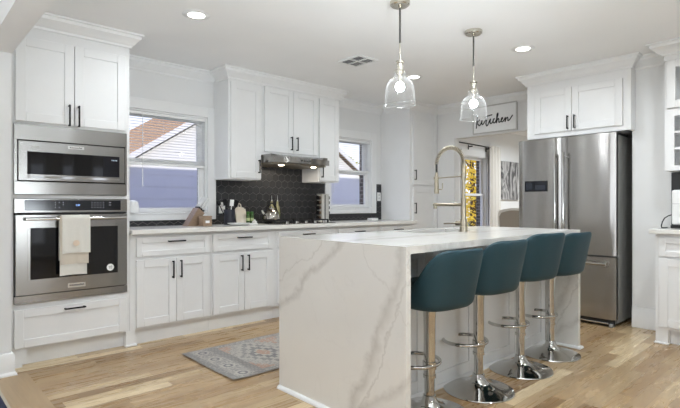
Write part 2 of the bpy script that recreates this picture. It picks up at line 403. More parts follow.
# windows (real sashes, panes, casing)
def window(idx, w, yw, left_casing=True):
    x0, x1, z0, z1 = w; r = sroot('window_%d' % idx, ((x0 + x1) / 2, yw, z0)); c = .092; ch = .098
    b = MB(); b.box(x0 - c, x0, yw - .022, yw, z0 - .068, z1 + ch, .003); b.box(x1, x1 + c, yw - .022, yw, z0 - .068, z1 + ch, .003)
    b.box(x0, x1, yw - .0215, yw, z1, z1 + ch - .0005, .003); b.box(x0, x1, yw - .0215, yw, z0 - .0675, z0, .003)
    b.box(x0 - .0, x1 + .0, yw - .03, yw + .06, z0 - .012, z0 + .006, .003)
    b.build('casing', trimp, r)
    b = MB(); e = .014
    b.box(x0, x0 + e, yw + .001, yw + .12, z0, z1); b.box(x1 - e, x1, yw + .001, yw + .12, z0, z1); b.box(x0 + e, x1 - e, yw + .001, yw + .12, z1 - e, z1); b.box(x0 + e, x1 - e, yw + .061, yw + .12, z0, z0 + e)
    b.build('jamb', trimp, r)
    zm = (z0 + z1) / 2; st = .05
    def sash(nm, za, zb, y):
        b = MB(); a0, a1 = x0 + e, x1 - e
        b.box(a0, a0 + st, y, y + .03, za, zb, .002); b.box(a1 - st, a1, y, y + .03, za, zb, .002)
        b.box(a0 + st, a1 - st, y + .0005, y + .0295, za, za + st * .8, .002); b.box(a0 + st, a1 - st, y + .0005, y + .0295, zb - st * .8, zb, .002)
        s = b.build(nm, trimp, r)
        boxes('pane', wglass, [(a0 + st, a1 - st, y + .013, y + .016, za + st * .8, zb - st * .8)], s)
    sash('upper_sash', zm - .01, z1 - e, yw + .075); sash('lower_sash', z0 + .008, zm + .03, yw + .042)
    return r
window(1, W1, YW); window(2, W2, YW); window(3, W3, YW)

# backsplash of black hexagon tiles (real tiles over grout)
def backsplash():
    hexm = pm('black_hex_tile', (46, 46, 48), .38, var=.16, nscale=9); grout = pm('grey_grout', (122, 119, 116), .9)
    b = MB(); areas = [(1.38, 1.374, .915, .965), (1.38, 2.43, .915, .966), (2.43, 3.893, .915, 1.66), (3.893, 4.804, .915, 1.0), (4.804, 4.91, .915, 1.39)]
    areas = areas[1:]
    for a in areas: b.box(a[0], a[1], YW - .006, YW - .0005, a[2], a[3])
    b.build('grout', grout, bs := sroot('backsplash', (3.1, YW, .915)))
    b = MB(); w = .084; h = w / math.sqrt(3) * 2; rr = h / 2 - .0026
    for j in range(0, 12):
        for i in range(0, 46):
            cx = 1.36 + i * w + (w / 2 if j % 2 else 0); cz = .905 + j * h * .75
            for a in areas:
                if cx + w / 2 < a[0] or cx - w / 2 > a[1] or cz + h / 2 < a[2] or cz - h / 2 > a[3]: continue
                poly = [(cx + rr * math.sin(k * math.pi / 3), cz + rr * math.cos(k * math.pi / 3)) for k in range(6)]
                for (idx, lim, sg) in ((0, a[0], 1), (0, a[1], -1), (1, a[2], 1), (1, a[3], -1)):
                    out = []
                    for q, p in enumerate(poly):
                        pr = poly[q - 1]; ip = (p[idx] - lim) * sg >= 0; ipr = (pr[idx] - lim) * sg >= 0
                        if ip != ipr:
                            tt = (lim - pr[idx]) / (p[idx] - pr[idx]); out.append((pr[0] + (p[0] - pr[0]) * tt, pr[1] + (p[1] - pr[1]) * tt))
                        if ip: out.append(p)
                    poly = out
                    if len(poly) < 3: break
                if len(poly) < 3: continue
                ar = abs(sum(poly[q - 1][0] * poly[q][1] - poly[q][0] * poly[q - 1][1] for q in range(len(poly)))) / 2
                if ar < 2e-5: continue
                # dedupe
                pp = [p for q, p in enumerate(poly) if (p[0] - poly[q - 1][0]) ** 2 + (p[1] - poly[q - 1][1]) ** 2 > 1e-10]
                if len(pp) >= 3: b.prism(pp, 'y', YW - .009, YW - .005)
    b.build('tiles', hexm, bs)
backsplash()

# ------------------------------------------------------------------ cabinets
FA = lambda O: (O, (1, 0, 0), (0, 0, 1), (0, -1, 0))           # faces the room (-Y)
FB = lambda O: (O, (0, -1, 0), (0, 0, 1), (-1, 0, 0))          # faces -X
def shaker(fr, u0, u1, v0, v1, parent, name, m=cab, rail=.062, t=.02, open_=False):
    O, U, V, N = fr; b = MB(); bv = .0018
    b.obox(O, U, V, N, u0, u0 + rail, v0, v1, 0, t, bv); b.obox(O, U, V, N, u1 - rail, u1, v0, v1, 0, t, bv)
    b.obox(O, U, V, N, u0 + rail, u1 - rail, v0, v0 + rail, 0.0003, t - .0003, bv); b.obox(O, U, V, N, u0 + rail, u1 - rail, v1 - rail, v1, .0003, t - .0003, bv)
    if not open_: b.obox(O, U, V, N, u0 + rail - .004, u1 - rail + .004, v0 + rail - .004, v1 - rail + .004, 0.001, t - .009)
    return b.build(name, m, parent)
def pull(fr, u, v, length, vert, parent, n0=.02, so=.028, m=black):
    O, U, V, N = fr; b = MB(); L = length / 2; w = .0055
    if vert:
        b.obox(O, U, V, N, u - w, u + w, v - L, v + L, n0 + so - .004, n0 + so + .006, .002)
        for s in (-1, 1): b.obox(O, U, V, N, u - w * .8, u + w * .8, v + s * (L - .008) - .005, v + s * (L - .008) + .005, n0, n0 + so)
    else:
        b.obox(O, U, V, N, u - L, u + L, v - w, v + w, n0 + so - .004, n0 + so + .006, .002)
        for s in (-1, 1): b.obox(O, U, V, N, u + s * (L - .008) - .005, u + s * (L - .008) + .005, v - w * .8, v + w * .8, n0, n0 + so)
    return b.build('handle', m, parent)

# tall oven cabinet
YC = 3.925   # cabinet box fronts, doors stand .02 proud
t = thing('tall_oven_cabinet', 'tall white cabinet at far left holding the oven and microwave', 'cabinet', (.98, 4.2, 0))
b = MB(); b.box(.59, .614, YC - .001, YW - .004, .12, 2.40); b.box(1.352, 1.378, YC - .001, YW - .004, .0, 2.40); b.box(.614, 1.352, 4.45, YW - .004, .12, 2.40)
b.box(.614, 1.352, YC, 4.45, 1.666, 2.40); b.box(.614, 1.352, YC, 4.45, .12, .432); b.box(.614, 1.352, YC, 4.45, 1.157, 1.181)
b.build('carcass', cab, t)
boxes('toe_kick', cab, [(.59, 1.352, 3.985, 4.05, 0, .12)], t)
MB().prism([(.605, 0), (.605, .12), (.70, .12), (.665, .02), (.665, 0)], 'y', YC, 3.99).build('foot', cab, t)
MB().box(1.3525, 1.425, YC, 3.9645, 0, .1195).build('foot', cab, t)
MB().box(1.345, 1.435, YC - .012, 3.964, 0, .013, .004).build('shoe_molding', trimp, t)
fr = FA((0, YC, 0))
d = shaker(fr, .622, .982, 1.684, 2.262, t, 'door'); pull(fr, .947, 1.752, .155, True, d)
d = shaker(fr, .986, 1.346, 1.684, 2.262, t, 'door'); pull(fr, 1.009, 1.752, .155, True, d)
d = shaker(fr, .616, 1.349, .133, .394, t, 'drawer', rail=.055); pull(fr, .984, .368, .14, False, d)
crown('crown', [(.60, YC - .001), (1.379, YC - .001), (1.379, YW - .09)], -1, t, 1.0)

# base cabinets along the window wall
def base_cab(x0, x1, label, hx, dx, group):
    t = thing('base_cabinet', label, 'cabinet', ((x0 + x1) / 2, 4.2, 0), group)
    boxes('carcass', cab, [(x0, x1, YC, YW - .001, .12, .876)], t)
    boxes('toe_kick', cab, [(x0, x1, 3.965, 4.02, 0, .12)], t)
    d = shaker(fr, x0 + dx[0], x1 - dx[1], .698, .85, t, 'drawer', rail=.045); pull(fr, hx[0], .813, .148, False, d)
    m = (hx[1] + hx[2]) / 2
    d = shaker(fr, x0 + dx[0], m - .0015, .142, .672, t, 'door'); pull(fr, hx[1], .58, .145, True, d)
    d = shaker(fr, m + .0015, x1 - dx[1], .142, .672, t, 'door'); pull(fr, hx[2], .58, .145, True, d)
    return t
G = 'white base cabinets along the window wall'
base_cab(1.38, 2.07, 'white base cabinet with one drawer and two doors beside the wall oven', (1.75, 1.718, 1.787), (.046, .016), G)
base_cab(2.072, 2.755, 'white base cabinet with drawer and two doors left of the cooktop', (2.40, 2.371, 2.44), (.018, .04), G)
base_cab(2.757, 3.56, 'white base cabinet below the cooktop, mostly behind the island', (3.16, 3.124, 3.194), (.03, .03), G)
base_cab(3.562, 4.24, 'white base cabinet right of the cooktop, mostly behind the island', (3.90, 3.866, 3.936), (.03, .03), G)
base_cab(4.242, 4.905, 'white base cabinet beside the pantry under the small window, mostly behind the island', (4.57, 4.538, 4.608), (.03, .03), G)
b = MB(); b.box(1.381, 4.908, 3.872, YW - .0105, .878, .915, .003)
tag(b.build('countertop', ctop_m), 'long pale quartz countertop along the window wall under the black backsplash', 'countertop')

# pantry
t = thing('pantry_cabinet', 'tall white pantry cabinet in the far corner by the doorway', 'cabinet', (5.2, 4.2, 0))
boxes('carcass', cab, [(4.912, 5.497, 4.0, YW - .001, .1, 2.40)], t); boxes('toe_kick', cab, [(4.92, 5.497, 4.06, 4.1, 0, .1)], t)
fp = FA((0, 4.0, 0))
d = shaker(fp, 4.965, 5.47, 1.375, 2.28, t, 'door'); pull(fp, 4.99, 1.50, .13, True, d)
d = shaker(fp, 4.965, 5.47, .13, 1.335, t, 'door'); pull(fp, 4.99, 1.07, .14, True, d)
crown('crown', [(4.911, YW - .09), (4.911, 3.999), (5.497, 3.999)], -1, t)

# wall cabinets
UB = 4.20; fu = FA((0, UB, 0)); G = 'white wall cabinets around the range hood'
t = thing('wall_cabinet', 'narrow white wall cabinet between the large window and the range hood', 'cabinet', (2.59, 4.35, 1.364), G)
boxes('carcass', cab, [(2.407, 2.777, UB, YW - .0105, 1.364, 2.40)], t)
d = shaker(fu, 2.425, 2.77, 1.378, 2.31, t, 'door'); pull(fu, 2.738, 1.498, .135, True, d)
crown('crown', [(2.406, YW - .09), (2.406, UB - .001), (2.7775, UB - .001)], -1, t)
t = thing('wall_cabinet', 'short white wall cabinet with two doors above the range hood', 'cabinet', (3.16, 4.35, 1.60), G)
boxes('carcass', cab, [(2.779, 3.538, UB, YW - .0105, 1.625, 2.40)], t)
d = shaker(fu, 2.815, 3.178, 1.66, 2.33, t, 'door'); pull(fu, 3.146, 1.764, .145, True, d)
d = shaker(fu, 3.182, 3.52, 1.66, 2.33, t, 'door'); pull(fu, 3.222, 1.764, .145, True, d)
crown('crown', [(2.779, UB - .001), (3.538, UB - .001)], -1, t)
t = thing('wall_cabinet', 'narrow white wall cabinet right of the range hood beside the small window', 'cabinet', (3.7, 4.35, 1.37), G)
boxes('carcass', cab, [(3.54, 3.859, UB, YW - .0105, 1.37, 2.40)], t)
d = shaker(fu, 3.55, 3.845, 1.385, 2.31, t, 'door'); pull(fu, 3.578, 1.48, .12, True, d)
crown('crown', [(3.5395, UB - .001), (3.860, UB - .001), (3.860, YW - .09)], -1, t)

# cabinet over the fridge
t = thing('fridge_top_cabinet', 'white two-door cabinet mounted above the refrigerator', 'cabinet', (5.18, 1.92, 1.785))
boxes('carcass', cab, [(4.88, XB - .002, 1.53, 2.40, 1.785, 2.40)], t)
b = MB(); b.box(4.862, 4.8795, 1.435, 2.40, 1.785, 2.40); b.box(4.8795, XR - .002, 1.435, 1.459, 1.785, 2.40); b.build('face_frame', cab, t)
ff = FB((4.862, 0, 0))
d = shaker(ff, -2.315, -1.948, 1.832, 2.255, t, 'door'); pull(ff, -1.978, 1.913, .132, True, d)
d = shaker(ff, -1.944, -1.50, 1.832, 2.255, t, 'door'); pull(ff, -1.912, 1.913, .132, True, d)
crown('crown', [(5.42, 2.401), (4.861, 2.401), (4.861, 1.434), (XR - .10, 1.434)], 1 if False else -1, t)

# right-hand base and wall cabinets
t = thing('base_cabinet', 'white base cabinet with stone top at the right edge by the doorless wall', 'cabinet', (4.78, .3, 0))
t['label'] = 'white base cabinet at the right edge, past the refrigerator'
boxes('carcass', cab, [(4.535, XR - .002, -.9, 1.162, .115, .88)], t)
boxes('toe_kick', cab, [(4.60, 4.66, -.9, 1.0745, 0, .115)], t)
MB().box(4.5355, XR - .022, 1.075, 1.1615, 0, .1148).build('foot', cab, t); MB().box(4.523, 4.60, 1.07, 1.174, .0, .013, .004).build('shoe_molding', trimp, t)
fb2 = FB((4.535, 0, 0))
d = shaker(fb2, -1.135, -.60, .70, .85, t, 'drawer', rail=.045); pull(fb2, -.87, .78, .15, False, d)
d = shaker(fb2, -1.135, -.60, .14, .685, t, 'door'); pull(fb2, -.65, .58, .145, True, d)
d = shaker(fb2, -.58, -.05, .14, .85, t, 'door')
d = shaker(fb2, -.03, .85, .14, .85, t, 'door')
tag(MB().box(4.482, XR - .001, -.9, 1.197, .8805, .917, .003).build('countertop', ctop_m), 'short pale stone countertop on the cabinet at the right edge', 'countertop')
t = thing('wall_cabinet', 'white wall cabinet at the right edge with glass door over open cubbies', 'cabinet', (4.9, .6, 1.39))
X2 = 4.715; b = MB()
b.box(X2, XR - .001, 1.122, 1.142, 1.392, 2.40); b.box(XR - .02, XR - .001, -.2, 1.122, 1.392, 2.40); b.box(X2, XR - .02, -.2, -.18, 1.392, 2.40)
b.box(X2, XR - .02, -.18, 1.122, 1.392, 1.435); b.box(X2, XR - .02, -.18, 1.122, 1.84, 1.90); b.box(X2, XR - .02, -.18, 1.122, 2.30, 2.40)
b.box(X2, X2 + .018, 1.075, 1.122, 1.435, 1.84)
for z in (1.565, 1.70): b.box(X2 + .002, XR - .02, -.18, 1.122, z, z + .018)
for y in (.72, .36, .0): b.box(X2 + .002, XR - .02, y, y + .018, 1.435, 1.84)
b.build('carcass', cab, t)
fw2 = FB((X2, 0, 0))
d = shaker(fw2, -1.125, -.47, 1.905, 2.295, t, 'door', open_=True)
boxes('pane', cglass, [(X2 - .012, X2 - .008, .53, 1.065, 1.965, 2.235)], d)
d = shaker(fw2, -.465, .185, 1.905, 2.295, t, 'door', open_=True)
boxes('pane', cglass, [(X2 - .012, X2 - .008, -.13, .405, 1.965, 2.235)], d)
crown('crown', [(XR - .09, 1.143), (X2 - .02, 1.143), (X2 - .02, -.2)], -1, t, 1.25)
boxes('tall_side', cab, [(X2 - .02, X2 - .0005, 1.06, 1.142, 2.296, 2.40), (X2 - .0195, X2 - .0005, -.2, 1.06, 2.296, 2.40)], t)
struct(boxes('trim_7', MATS['black_hex_tile'], [(XR - .009, XR - .0005, -.9, 1.155, .918, 1.39)]))

# ------------------------------------------------------------------ appliances
FO = 3.905
t = thing('microwave', 'built-in stainless steel microwave above the wall oven', 'microwave', (.98, 4.1, 1.184))
boxes('body', dark, [(.625, 1.34, YC + .001, 4.44, 1.19, 1.655)], t)
b = MB(); x0, x1, z0, z1 = .614, 1.352, 1.183, 1.664
b.box(x0, x1, FO, YC - .0015, 1.556, z1, .002); b.box(x0, x1, FO, YC - .0015, z0, 1.272, .002); b.box(x0, .632, FO + .0005, YC - .0015, 1.272, 1.556); b.box(1.338, x1, FO + .0005, YC - .0015, 1.272, 1.556)
b.build('trim_frame', steel_h, t)
d = MB().box(.637, 1.333, FO - .008, YC - .002, 1.278, 1.55, .003).build('door', steel_h, t)
boxes('window', bglass, [(.689, 1.175, FO - .0105, FO - .007, 1.322, 1.478)], d)
boxes('control_glass', bpanel, [(1.176, 1.293, FO - .0108, FO - .007, 1.322, 1.478)], d)
boxes('lower_trim', chrome, [(.69, 1.293, FO - .012, FO - .0085, 1.296, 1.312)], d)
b = MB(); [b.box(1.236 + i * .011, 1.242 + i * .011, FO - .0112, FO - .0105, 1.444, 1.452) for i in range(4)]; b.build('clock_digits', emis('digit_glow', (190, 205, 220), .35), d)
bd = boxes('badge', pm('silver_badge', (214, 212, 208), .25, .8), [(.938, 1.045, FO - .0105, FO - .0078, 1.512, 1.534)], d)
text_mesh('lettering', 'KitchenAid', .018, black, bd, (.9915, FO - .0108, 1.523), (1, 0, 0), (0, 0, 1))
text_mesh('door_mark', 'Turbo', .02, pm('grey_print', (150, 148, 146), .5), d, (.735, FO - .0085, 1.512), (1, 0, 0), (0, 0, 1)) if False else None
b = MB(); b.tube([(.735 + .022 * math.cos(a), FO - .0085, 1.512 + .011 * math.sin(a)) for a in [i * math.pi / 8 for i in range(16)]], .0014, 6, True); b.tube([(.722, FO - .0085, 1.511), (.73, FO - .0085, 1.515), (.738, FO - .0085, 1.509), (.748, FO - .0085, 1.514)], .0014, 6)
b.build('door_emblem', pm('grey_print', (196, 194, 190), .4), d)

t = thing('wall_oven', 'stainless steel wall oven with towels on its handle, below the microwave', 'oven', (.98, 4.1, .437))
boxes('body', dark, [(.625, 1.34, YC + .001, 4.44, .445, 1.15)], t)
b = MB(); b.box(.614, 1.353, FO - .002, YC - .0015, 1.055, 1.155, .003); b.build('control_panel', steel_h, t)
p = boxes('control_glass', bpanel, [(.674, 1.304, FO - .0045, FO - .0015, 1.071, 1.145)], t)
for grp in ([(.86, 1.128), (.885, 1.128), (.91, 1.128), (.86, 1.112), (.91, 1.112), (.86, 1.092), (.885, 1.092)], [(1.10 + i * .02, 1.128 - j * .018) for i in range(5) for j in range(3)], [(1.222, 1.128), (1.23, 1.128), (1.222, 1.110), (1.23, 1.110)]):
    b = MB()
    for (cx, cz) in grp: b.box(cx - .0035, cx + .0035, FO - .0052, FO - .0044, cz - .0025, cz + .0025)
    b.build('keypad_print', pm('panel_print', (150, 152, 162), .5), p)
text_mesh('clock', '1:51', .018, emis('blue_clock', (150, 190, 255), 1.2), p, (1.005, FO - .0048, 1.109), (1, 0, 0), (0, 0, 1))
boxes('panel_gap', dark, [(.613, 1.353, FO + .004, YC - .002, 1.045, 1.0545)], t)
d = MB().box(.618, 1.350, FO - .014, YC - .002, .492, 1.044, .004).build('door', steel_h, t)
boxes('window_frame', steel_h, [(.690, 1.292, FO - .0175, FO - .0135, .575, .970)], d)
boxes('window', bglass, [(.706, 1.278, FO - .0195, FO - .017, .597, .952)], d)
b = MB(); b.cyl((.672, FO - .062, 1.014), (1.328, FO - .062, 1.014), .0105); b.box(.686, .712, FO - .062, FO - .0135, 1.005, 1.023, .003); b.box(1.288, 1.314, FO - .062, FO - .0135, 1.005, 1.023, .003)
b.build('handle', chrome, d)
bd = boxes('badge', MATS['silver_badge'], [(.935, 1.053, FO - .0165, FO - .0135, .516, .548)], d)
text_mesh('lettering', 'KitchenAid', .021, black, bd, (.994, FO - .0168, .533), (1, 0, 0), (0, 0, 1))
st = MB().lathe([(0, 0), (.026, 0), (.026, .0012), (0, .0012)], (1.224, FO - .0192, .64), 28, (0, -1, 0)).build('sticker', plast_w, d)
b = MB(); b.tube([(1.214, FO - .0208, .648), (1.219, FO - .0208, .640), (1.224, FO - .0208, .648), (1.219, FO - .0208, .630)], .0016, 6); b.tube([(1.228, FO - .0208, .65), (1.236, FO - .0208, .648), (1.229, FO - .0208, .64), (1.237, FO - .0208, .634), (1.228, FO - .0208, .63)], .0016, 6); b.build('sticker_mark', dark, st)
boxes('vent_trim', steel_h, [(.614, 1.353, FO - .004, YC - .002, .438, .488)], t)

# towels over the oven handle
def towel(name, x0, x1, zf, zb, yo, label, m, hem=None, lean=0.0):
    yc = FO - .062; zc = 1.014; rr = .0125 + yo
    def f(u, v):
        L1 = zc - zf; L2 = zc - zb; arc = math.pi * rr; s = v * (L1 + arc + L2)
        x = x0 + (x1 - x0) * u + lean * (s / (L1 + arc + L2) - .4) * (1 if s < L1 else 0)
        rip = .003 * math.sin(u * 11 + s * 9) + .002 * math.sin(u * 23)
        if s < L1: return (x, yc - rr - max(0, rip) * (1 - s / L1), zf + s + .004 * math.sin(u * 3))
        if s < L1 + arc:
            a = (s - L1) / rr; return (x, yc - rr * math.cos(a), zc + rr * math.sin(a))
        return (x, yc + rr, zc - (s - L1 - arc))
    b = MB(); b.grid(f, 14, 44); bmesh.ops.recalc_face_normals(b.bm, faces=b.bm.faces)
    bmesh.ops.solidify(b.bm, geom=list(b.bm.faces), thickness=.004)
    return tag(b.build(name, m), label, 'towel', 'kitchen towels on the oven handle')
tw = pm('white_towel', (226, 223, 214), .95, var=.04, nscale=220, bump=.2); tb = pm('beige_towel', (212, 202, 186), .95, var=.05, nscale=220, bump=.2)
towel('dish_towel', .871, 1.046, .613, .72, .0015, 'longest white towel hanging lowest behind the others on oven handle', tw)
towel('dish_towel', .872, 1.056, .690, .74, .0075, 'beige towel between the two white towels on oven handle', tb)
tf = towel('dish_towel', .884, 1.066, .768, .80, .0135, 'short white towel with peach emblem in front on oven handle', tw)
b = MB(); b.lathe([(0, 0), (.021, 0), (.021, .0012), (0, .0012)], (.972, FO - .062 - .0325, .84), 20, (0, -1, 0)); b.build('emblem', pm('peach_thread', (226, 206, 184), .95), tf)

# refrigerator
XF = 4.79; t = thing('refrigerator', 'stainless steel french door refrigerator with bottom freezer', 'refrigerator', (5.1, 2.0, 0))
boxes('body', steel_d, [(XF + .065, 5.47, 1.548, 2.455, .03, 1.752)], t)
for ya in (1.56, 2.34): boxes('hinge_cover', dark, [(XF + .075, 5.2, ya, ya + .1, 1.7525, 1.776)], t)
def fdoor(nm, y0, y1, z0, z1):
    # slightly bowed door front
    b = MB(); n = 14; pts = []
    for i in range(n + 1):
        k = i / n; pts.append((XF + .010 * (2 * k - 1) ** 2 * .8 + (.008 if i in (0, n) else 0), y0 + (y1 - y0) * k))
    pts += [(XF + .062, y1), (XF + .062, y0)]
    b.prism(pts, 'z', z0, z1); return b.build(nm, steel_v, t)
dl = fdoor('door', 2.026, 2.462, .648, 1.768); dr = fdoor('door', 1.538, 2.020, .648, 1.768); dz = fdoor('freezer_drawer', 1.538, 2.462, .068, .632)
def vbar(y, p):
    b = MB(); b.cyl((XF - .055, y, .72), (XF - .055, y, 1.615), .0145, seg=18); b.box(XF - .055, XF + .008, y - .011, y + .011, .74, .765, .003); b.box(XF - .055, XF + .008, y - .011, y + .011, 1.57, 1.595, .003); b.build('handle', chrome, p)
vbar(2.062, dl); vbar(1.982, dr)
b = MB(); b.cyl((XF - .055, 1.605, .575), (XF - .055, 2.40, .575), .0135, seg=18); b.box(XF - .058, XF + .006, 1.60, 1.625, .548, .59, .003); b.box(XF - .058, XF + .006, 2.38, 2.405, .548, .59, .003); b.build('handle', chrome, dz)
dp = boxes('dispenser', pm('dispenser_glass', (26, 29, 36), .08), [(XF - .002, XF + .008, 2.155, 2.39, 1.245, 1.352)], dl)
boxes('display', pm('dispenser_display', (48, 52, 60), .15), [(XF - .0035, XF - .0015, 2.175, 2.28, 1.262, 1.31), (XF - .0035, XF - .0015, 2.31, 2.375, 1.27, 1.335)], dp)
boxes('grille', dark, [(XF + .02, XF + .06, 1.56, 2.45, .012, .062)], t)
b = MB(); b.cyl((XF + .012, 1.60, .03), (XF + .012, 2.45, .03), .009); b.build('kick_bar', chrome, t)
[MB().box(x, x + .05, y, y + .035, 0, .03, .003).build('foot', steel_d, t) for x in (XF + .0, 5.36) for y in (1.56, 2.40)]

# range hood
t = thing('range_hood', 'curved stainless steel range hood under the short wall cabinet', 'range hood', (3.16, 4.2, 1.5))
HX0, HX1 = 2.783, 3.534; n = 20
def hood_y(x, bow): k = (x - HX0) / (HX1 - HX0); return 4.0 - bow * math.sin(math.pi * k)
def bow_slab(b, z0, z1, bow0, bow1, inset=0.0, yb=YW - .012):
    xs = [HX0 + (HX1 - HX0) * i / n for i in range(n + 1)]
    A = [b.bm.verts.new((x, hood_y(x, bow0) + inset, z0)) for x in xs]; B = [b.bm.verts.new((x, hood_y(x, bow1) + inset, z1)) for x in xs]
    A2 = [b.bm.verts.new((x, yb, z0)) for x in xs]; B2 = [b.bm.verts.new((x, yb, z1)) for x in xs]; fs = []
    for i in range(n):
        fs += [b.bm.faces.new([A[i], A[i + 1], B[i + 1], B[i]]), b.bm.faces.new([A2[i], A2[i + 1], B2[i + 1], B2[i]]), b.bm.faces.new([A[i], A[i + 1], A2[i + 1], A2[i]]), b.bm.faces.new([B[i], B[i + 1], B2[i + 1], B2[i]])]
    fs += [b.bm.faces.new([A[0], B[0], B2[0], A2[0]]), b.bm.faces.new([A[n], B[n], B2[n], A2[n]])]
    bmesh.ops.recalc_face_normals(b.bm, faces=fs)
b = MB(); bow_slab(b, 1.538, 1.595, .07, .07); b.build('canopy', steel_h, t)
b = MB(); bow_slab(b, 1.5955, 1.6235, .05, -.05, .03); b.build('upper_shell', steel_h, t)
b = MB(); b.box(2.80, 3.515, 4.04, 4.46, 1.523, 1.5375); b.build('filter_panel', pm('hood_filter', (160, 150, 136), .4, .7), t)
for cx in (2.97, 3.40):
    MB().lathe([(0, 0), (.028, 0), (.028, .006), (0, .006)], (cx, 4.11, 1.5165), 20).build('lamp', emis('hood_lamp_glow', (255, 236, 205), 12), t)
b = MB(); [b.box(3.09 + i * .035, 3.108 + i * .035, hood_y(3.15, .07) - .002, hood_y(3.15, .07) + .004, 1.556, 1.568) for i in range(4)]; b.build('button', dark, t)
l = bpy.data.lights.new('hood_lamp', 'AREA'); l.shape = 'DISK'; l.size = .3; l.energy = 1.6; l.color = (1, .9, .75)
o = bpy.data.objects.new('hood_lamp', l); COL.objects.link(o); o.location = (3.16, 4.2, 1.508)

# gas cooktop
t = thing('gas_cooktop', 'stainless gas cooktop with black grates and front knobs', 'cooktop', (3.17, 4.15, .9155))
boxes('plate', steel_h, [(2.80, 3.55, 3.91, 4.42, .9155, .923)], t, bev=.002)
b = MB()
for gx in (2.82, 3.065, 3.31):
    for y in (4.02, 4.20, 4.38): b.box(gx, gx + .225, y - .006, y + .006, .945, .958)
    for x in (gx + .006, gx + .112, gx + .219): b.box(x - .006, x + .006, 4.02, 4.38, .9445, .9575)
    for x in (gx + .006, gx + .219):
        for y in (4.02, 4.38): b.box(x - .008, x + .008, y - .008, y + .008, .923, .945)
b.build('grate', pm('cast_iron', (32, 31, 31), .6), t)
for i in range(5): MB().lathe([(0, 0), (.019, 0), (.017, .022), (0, .024)], (2.93 + i * .122, 3.955, .923), 20).build('knob', chrome, t)
for q in ((2.93, 4.11), (2.93, 4.30), (3.178, 4.2), (3.42, 4.11), (3.42, 4.30)): MB().lathe([(0, 0), (.04, 0), (.038, .012), (.02, .016), (0, .016)], (*q, .923), 20).build('burner', dark, t)

# ------------------------------------------------------------------ island
t = thing('kitchen_island', 'kitchen island with veined white quartz waterfall top and paneled cabinet', 'island', (2.8, 1.95, 0))
IX0, IX1, IZ = 1.737, 3.94, .918
yn = lambda x: 1.437 + .036 * (x - IX0)           # near edge runs very slightly out of square
YI1 = 2.425; SKX0, SKX1, SKY0, SKY1 = 2.67, 3.34, 2.03, 2.35
b = MB()
def slab(x0, x1, y0a, y0b, y1): b.prism([(x0, y0a), (x1, y0b), (x1, y1), (x0, y1)], 'z', IZ - .036, IZ)
slab(IX0, SKX0, yn(IX0), yn(SKX0), YI1); slab(SKX1, IX1, yn(SKX1), yn(IX1), YI1); slab(SKX0, SKX1, yn(SKX0), yn(SKX1), SKY0); slab(SKX0, SKX1, SKY1, SKY1, YI1)
bmesh.ops.remove_doubles(b.bm, verts=b.bm.verts, dist=1e-5)
b.build('countertop', quartz, t)
boxes('waterfall_panel', quartz, [(IX0, IX0 + .036, yn(IX0), YI1, .0, IZ - .0361)], t)
boxes('waterfall_panel', quartz, [(IX1 - .036, IX1, yn(IX1), YI1, .0, IZ - .0361)], t)
YB = 1.79
boxes('cabinet_body', cab, [(IX0 + .0365, IX1 - .0365, YB, 2.40, .0, .60), (IX0 + .0365, 2.60, YB, 2.40, .60, IZ - .037), (3.41, IX1 - .0365, YB, 2.40, .60, IZ - .037), (2.60, 3.41, YB, 1.97, .60, IZ - .037)], t)
fi = FA((0, YB - .0005, 0)); edges = [1.775, 2.32, 2.86, 3.39, 3.90]
for a, c in zip(edges, edges[1:]): shaker(fi, a + .002, c - .002, .02, .87, t, 'back_panel', rail=.07, t=.018)
for a, c in zip(edges, edges[1:]):
    fd = ((0, 2.401, 0), (1, 0, 0), (0, 0, 1), (0, 1, 0)); d = shaker(fd, a + .004, c - .004, .12, .86, t, 'door')
QR = [(0, .001), (.019, .001), (.019, .006), (.014, .015), (.006, .02), (0, .021)]
MB().sweep([(IX0, YI1), (IX0, yn(IX0))], QR, -1).build('shoe_molding', trimp, t)
b = MB(); b.sweep([(IX1 - .0365, 1.77), (IX1 - .0365, yn(IX1) - .001), (IX1 + .0005, yn(IX1) - .001), (IX1 + .0005, YI1)], QR, -1); b.sweep([(IX0 + .04, YB - .019), (IX1 - .06, YB - .019)], QR, -1); b.build('shoe_molding', trimp, t)
s = thing('undermount_sink', 'stainless undermount sink set into the island countertop', 'sink', (3.0, 2.19, .66))
b = MB(); e = .004
b.box(SKX0 - .006, SKX1 + .006, SKY0 - .006, SKY1 + .006, .66, .666); b.box(SKX0 - .006, SKX0 - .001, SKY0, SKY1, .666, IZ - .0365); b.box(SKX1 + .001, SKX1 + .006, SKY0, SKY1, .666, IZ - .0365)
b.box(SKX0 - .006, SKX1 + .006, SKY0 - .006, SKY0 - .001, .666, IZ - .0365); b.box(SKX0 - .006, SKX1 + .006, SKY1 + .001, SKY1 + .006, .666, IZ - .0365); b.build('basin', steel_h, s)
MB().lathe([(0, 0), (.045, 0), (.04, .004), (0, .003)], (3.0, 2.19, .666), 24).build('drain', chrome, s)

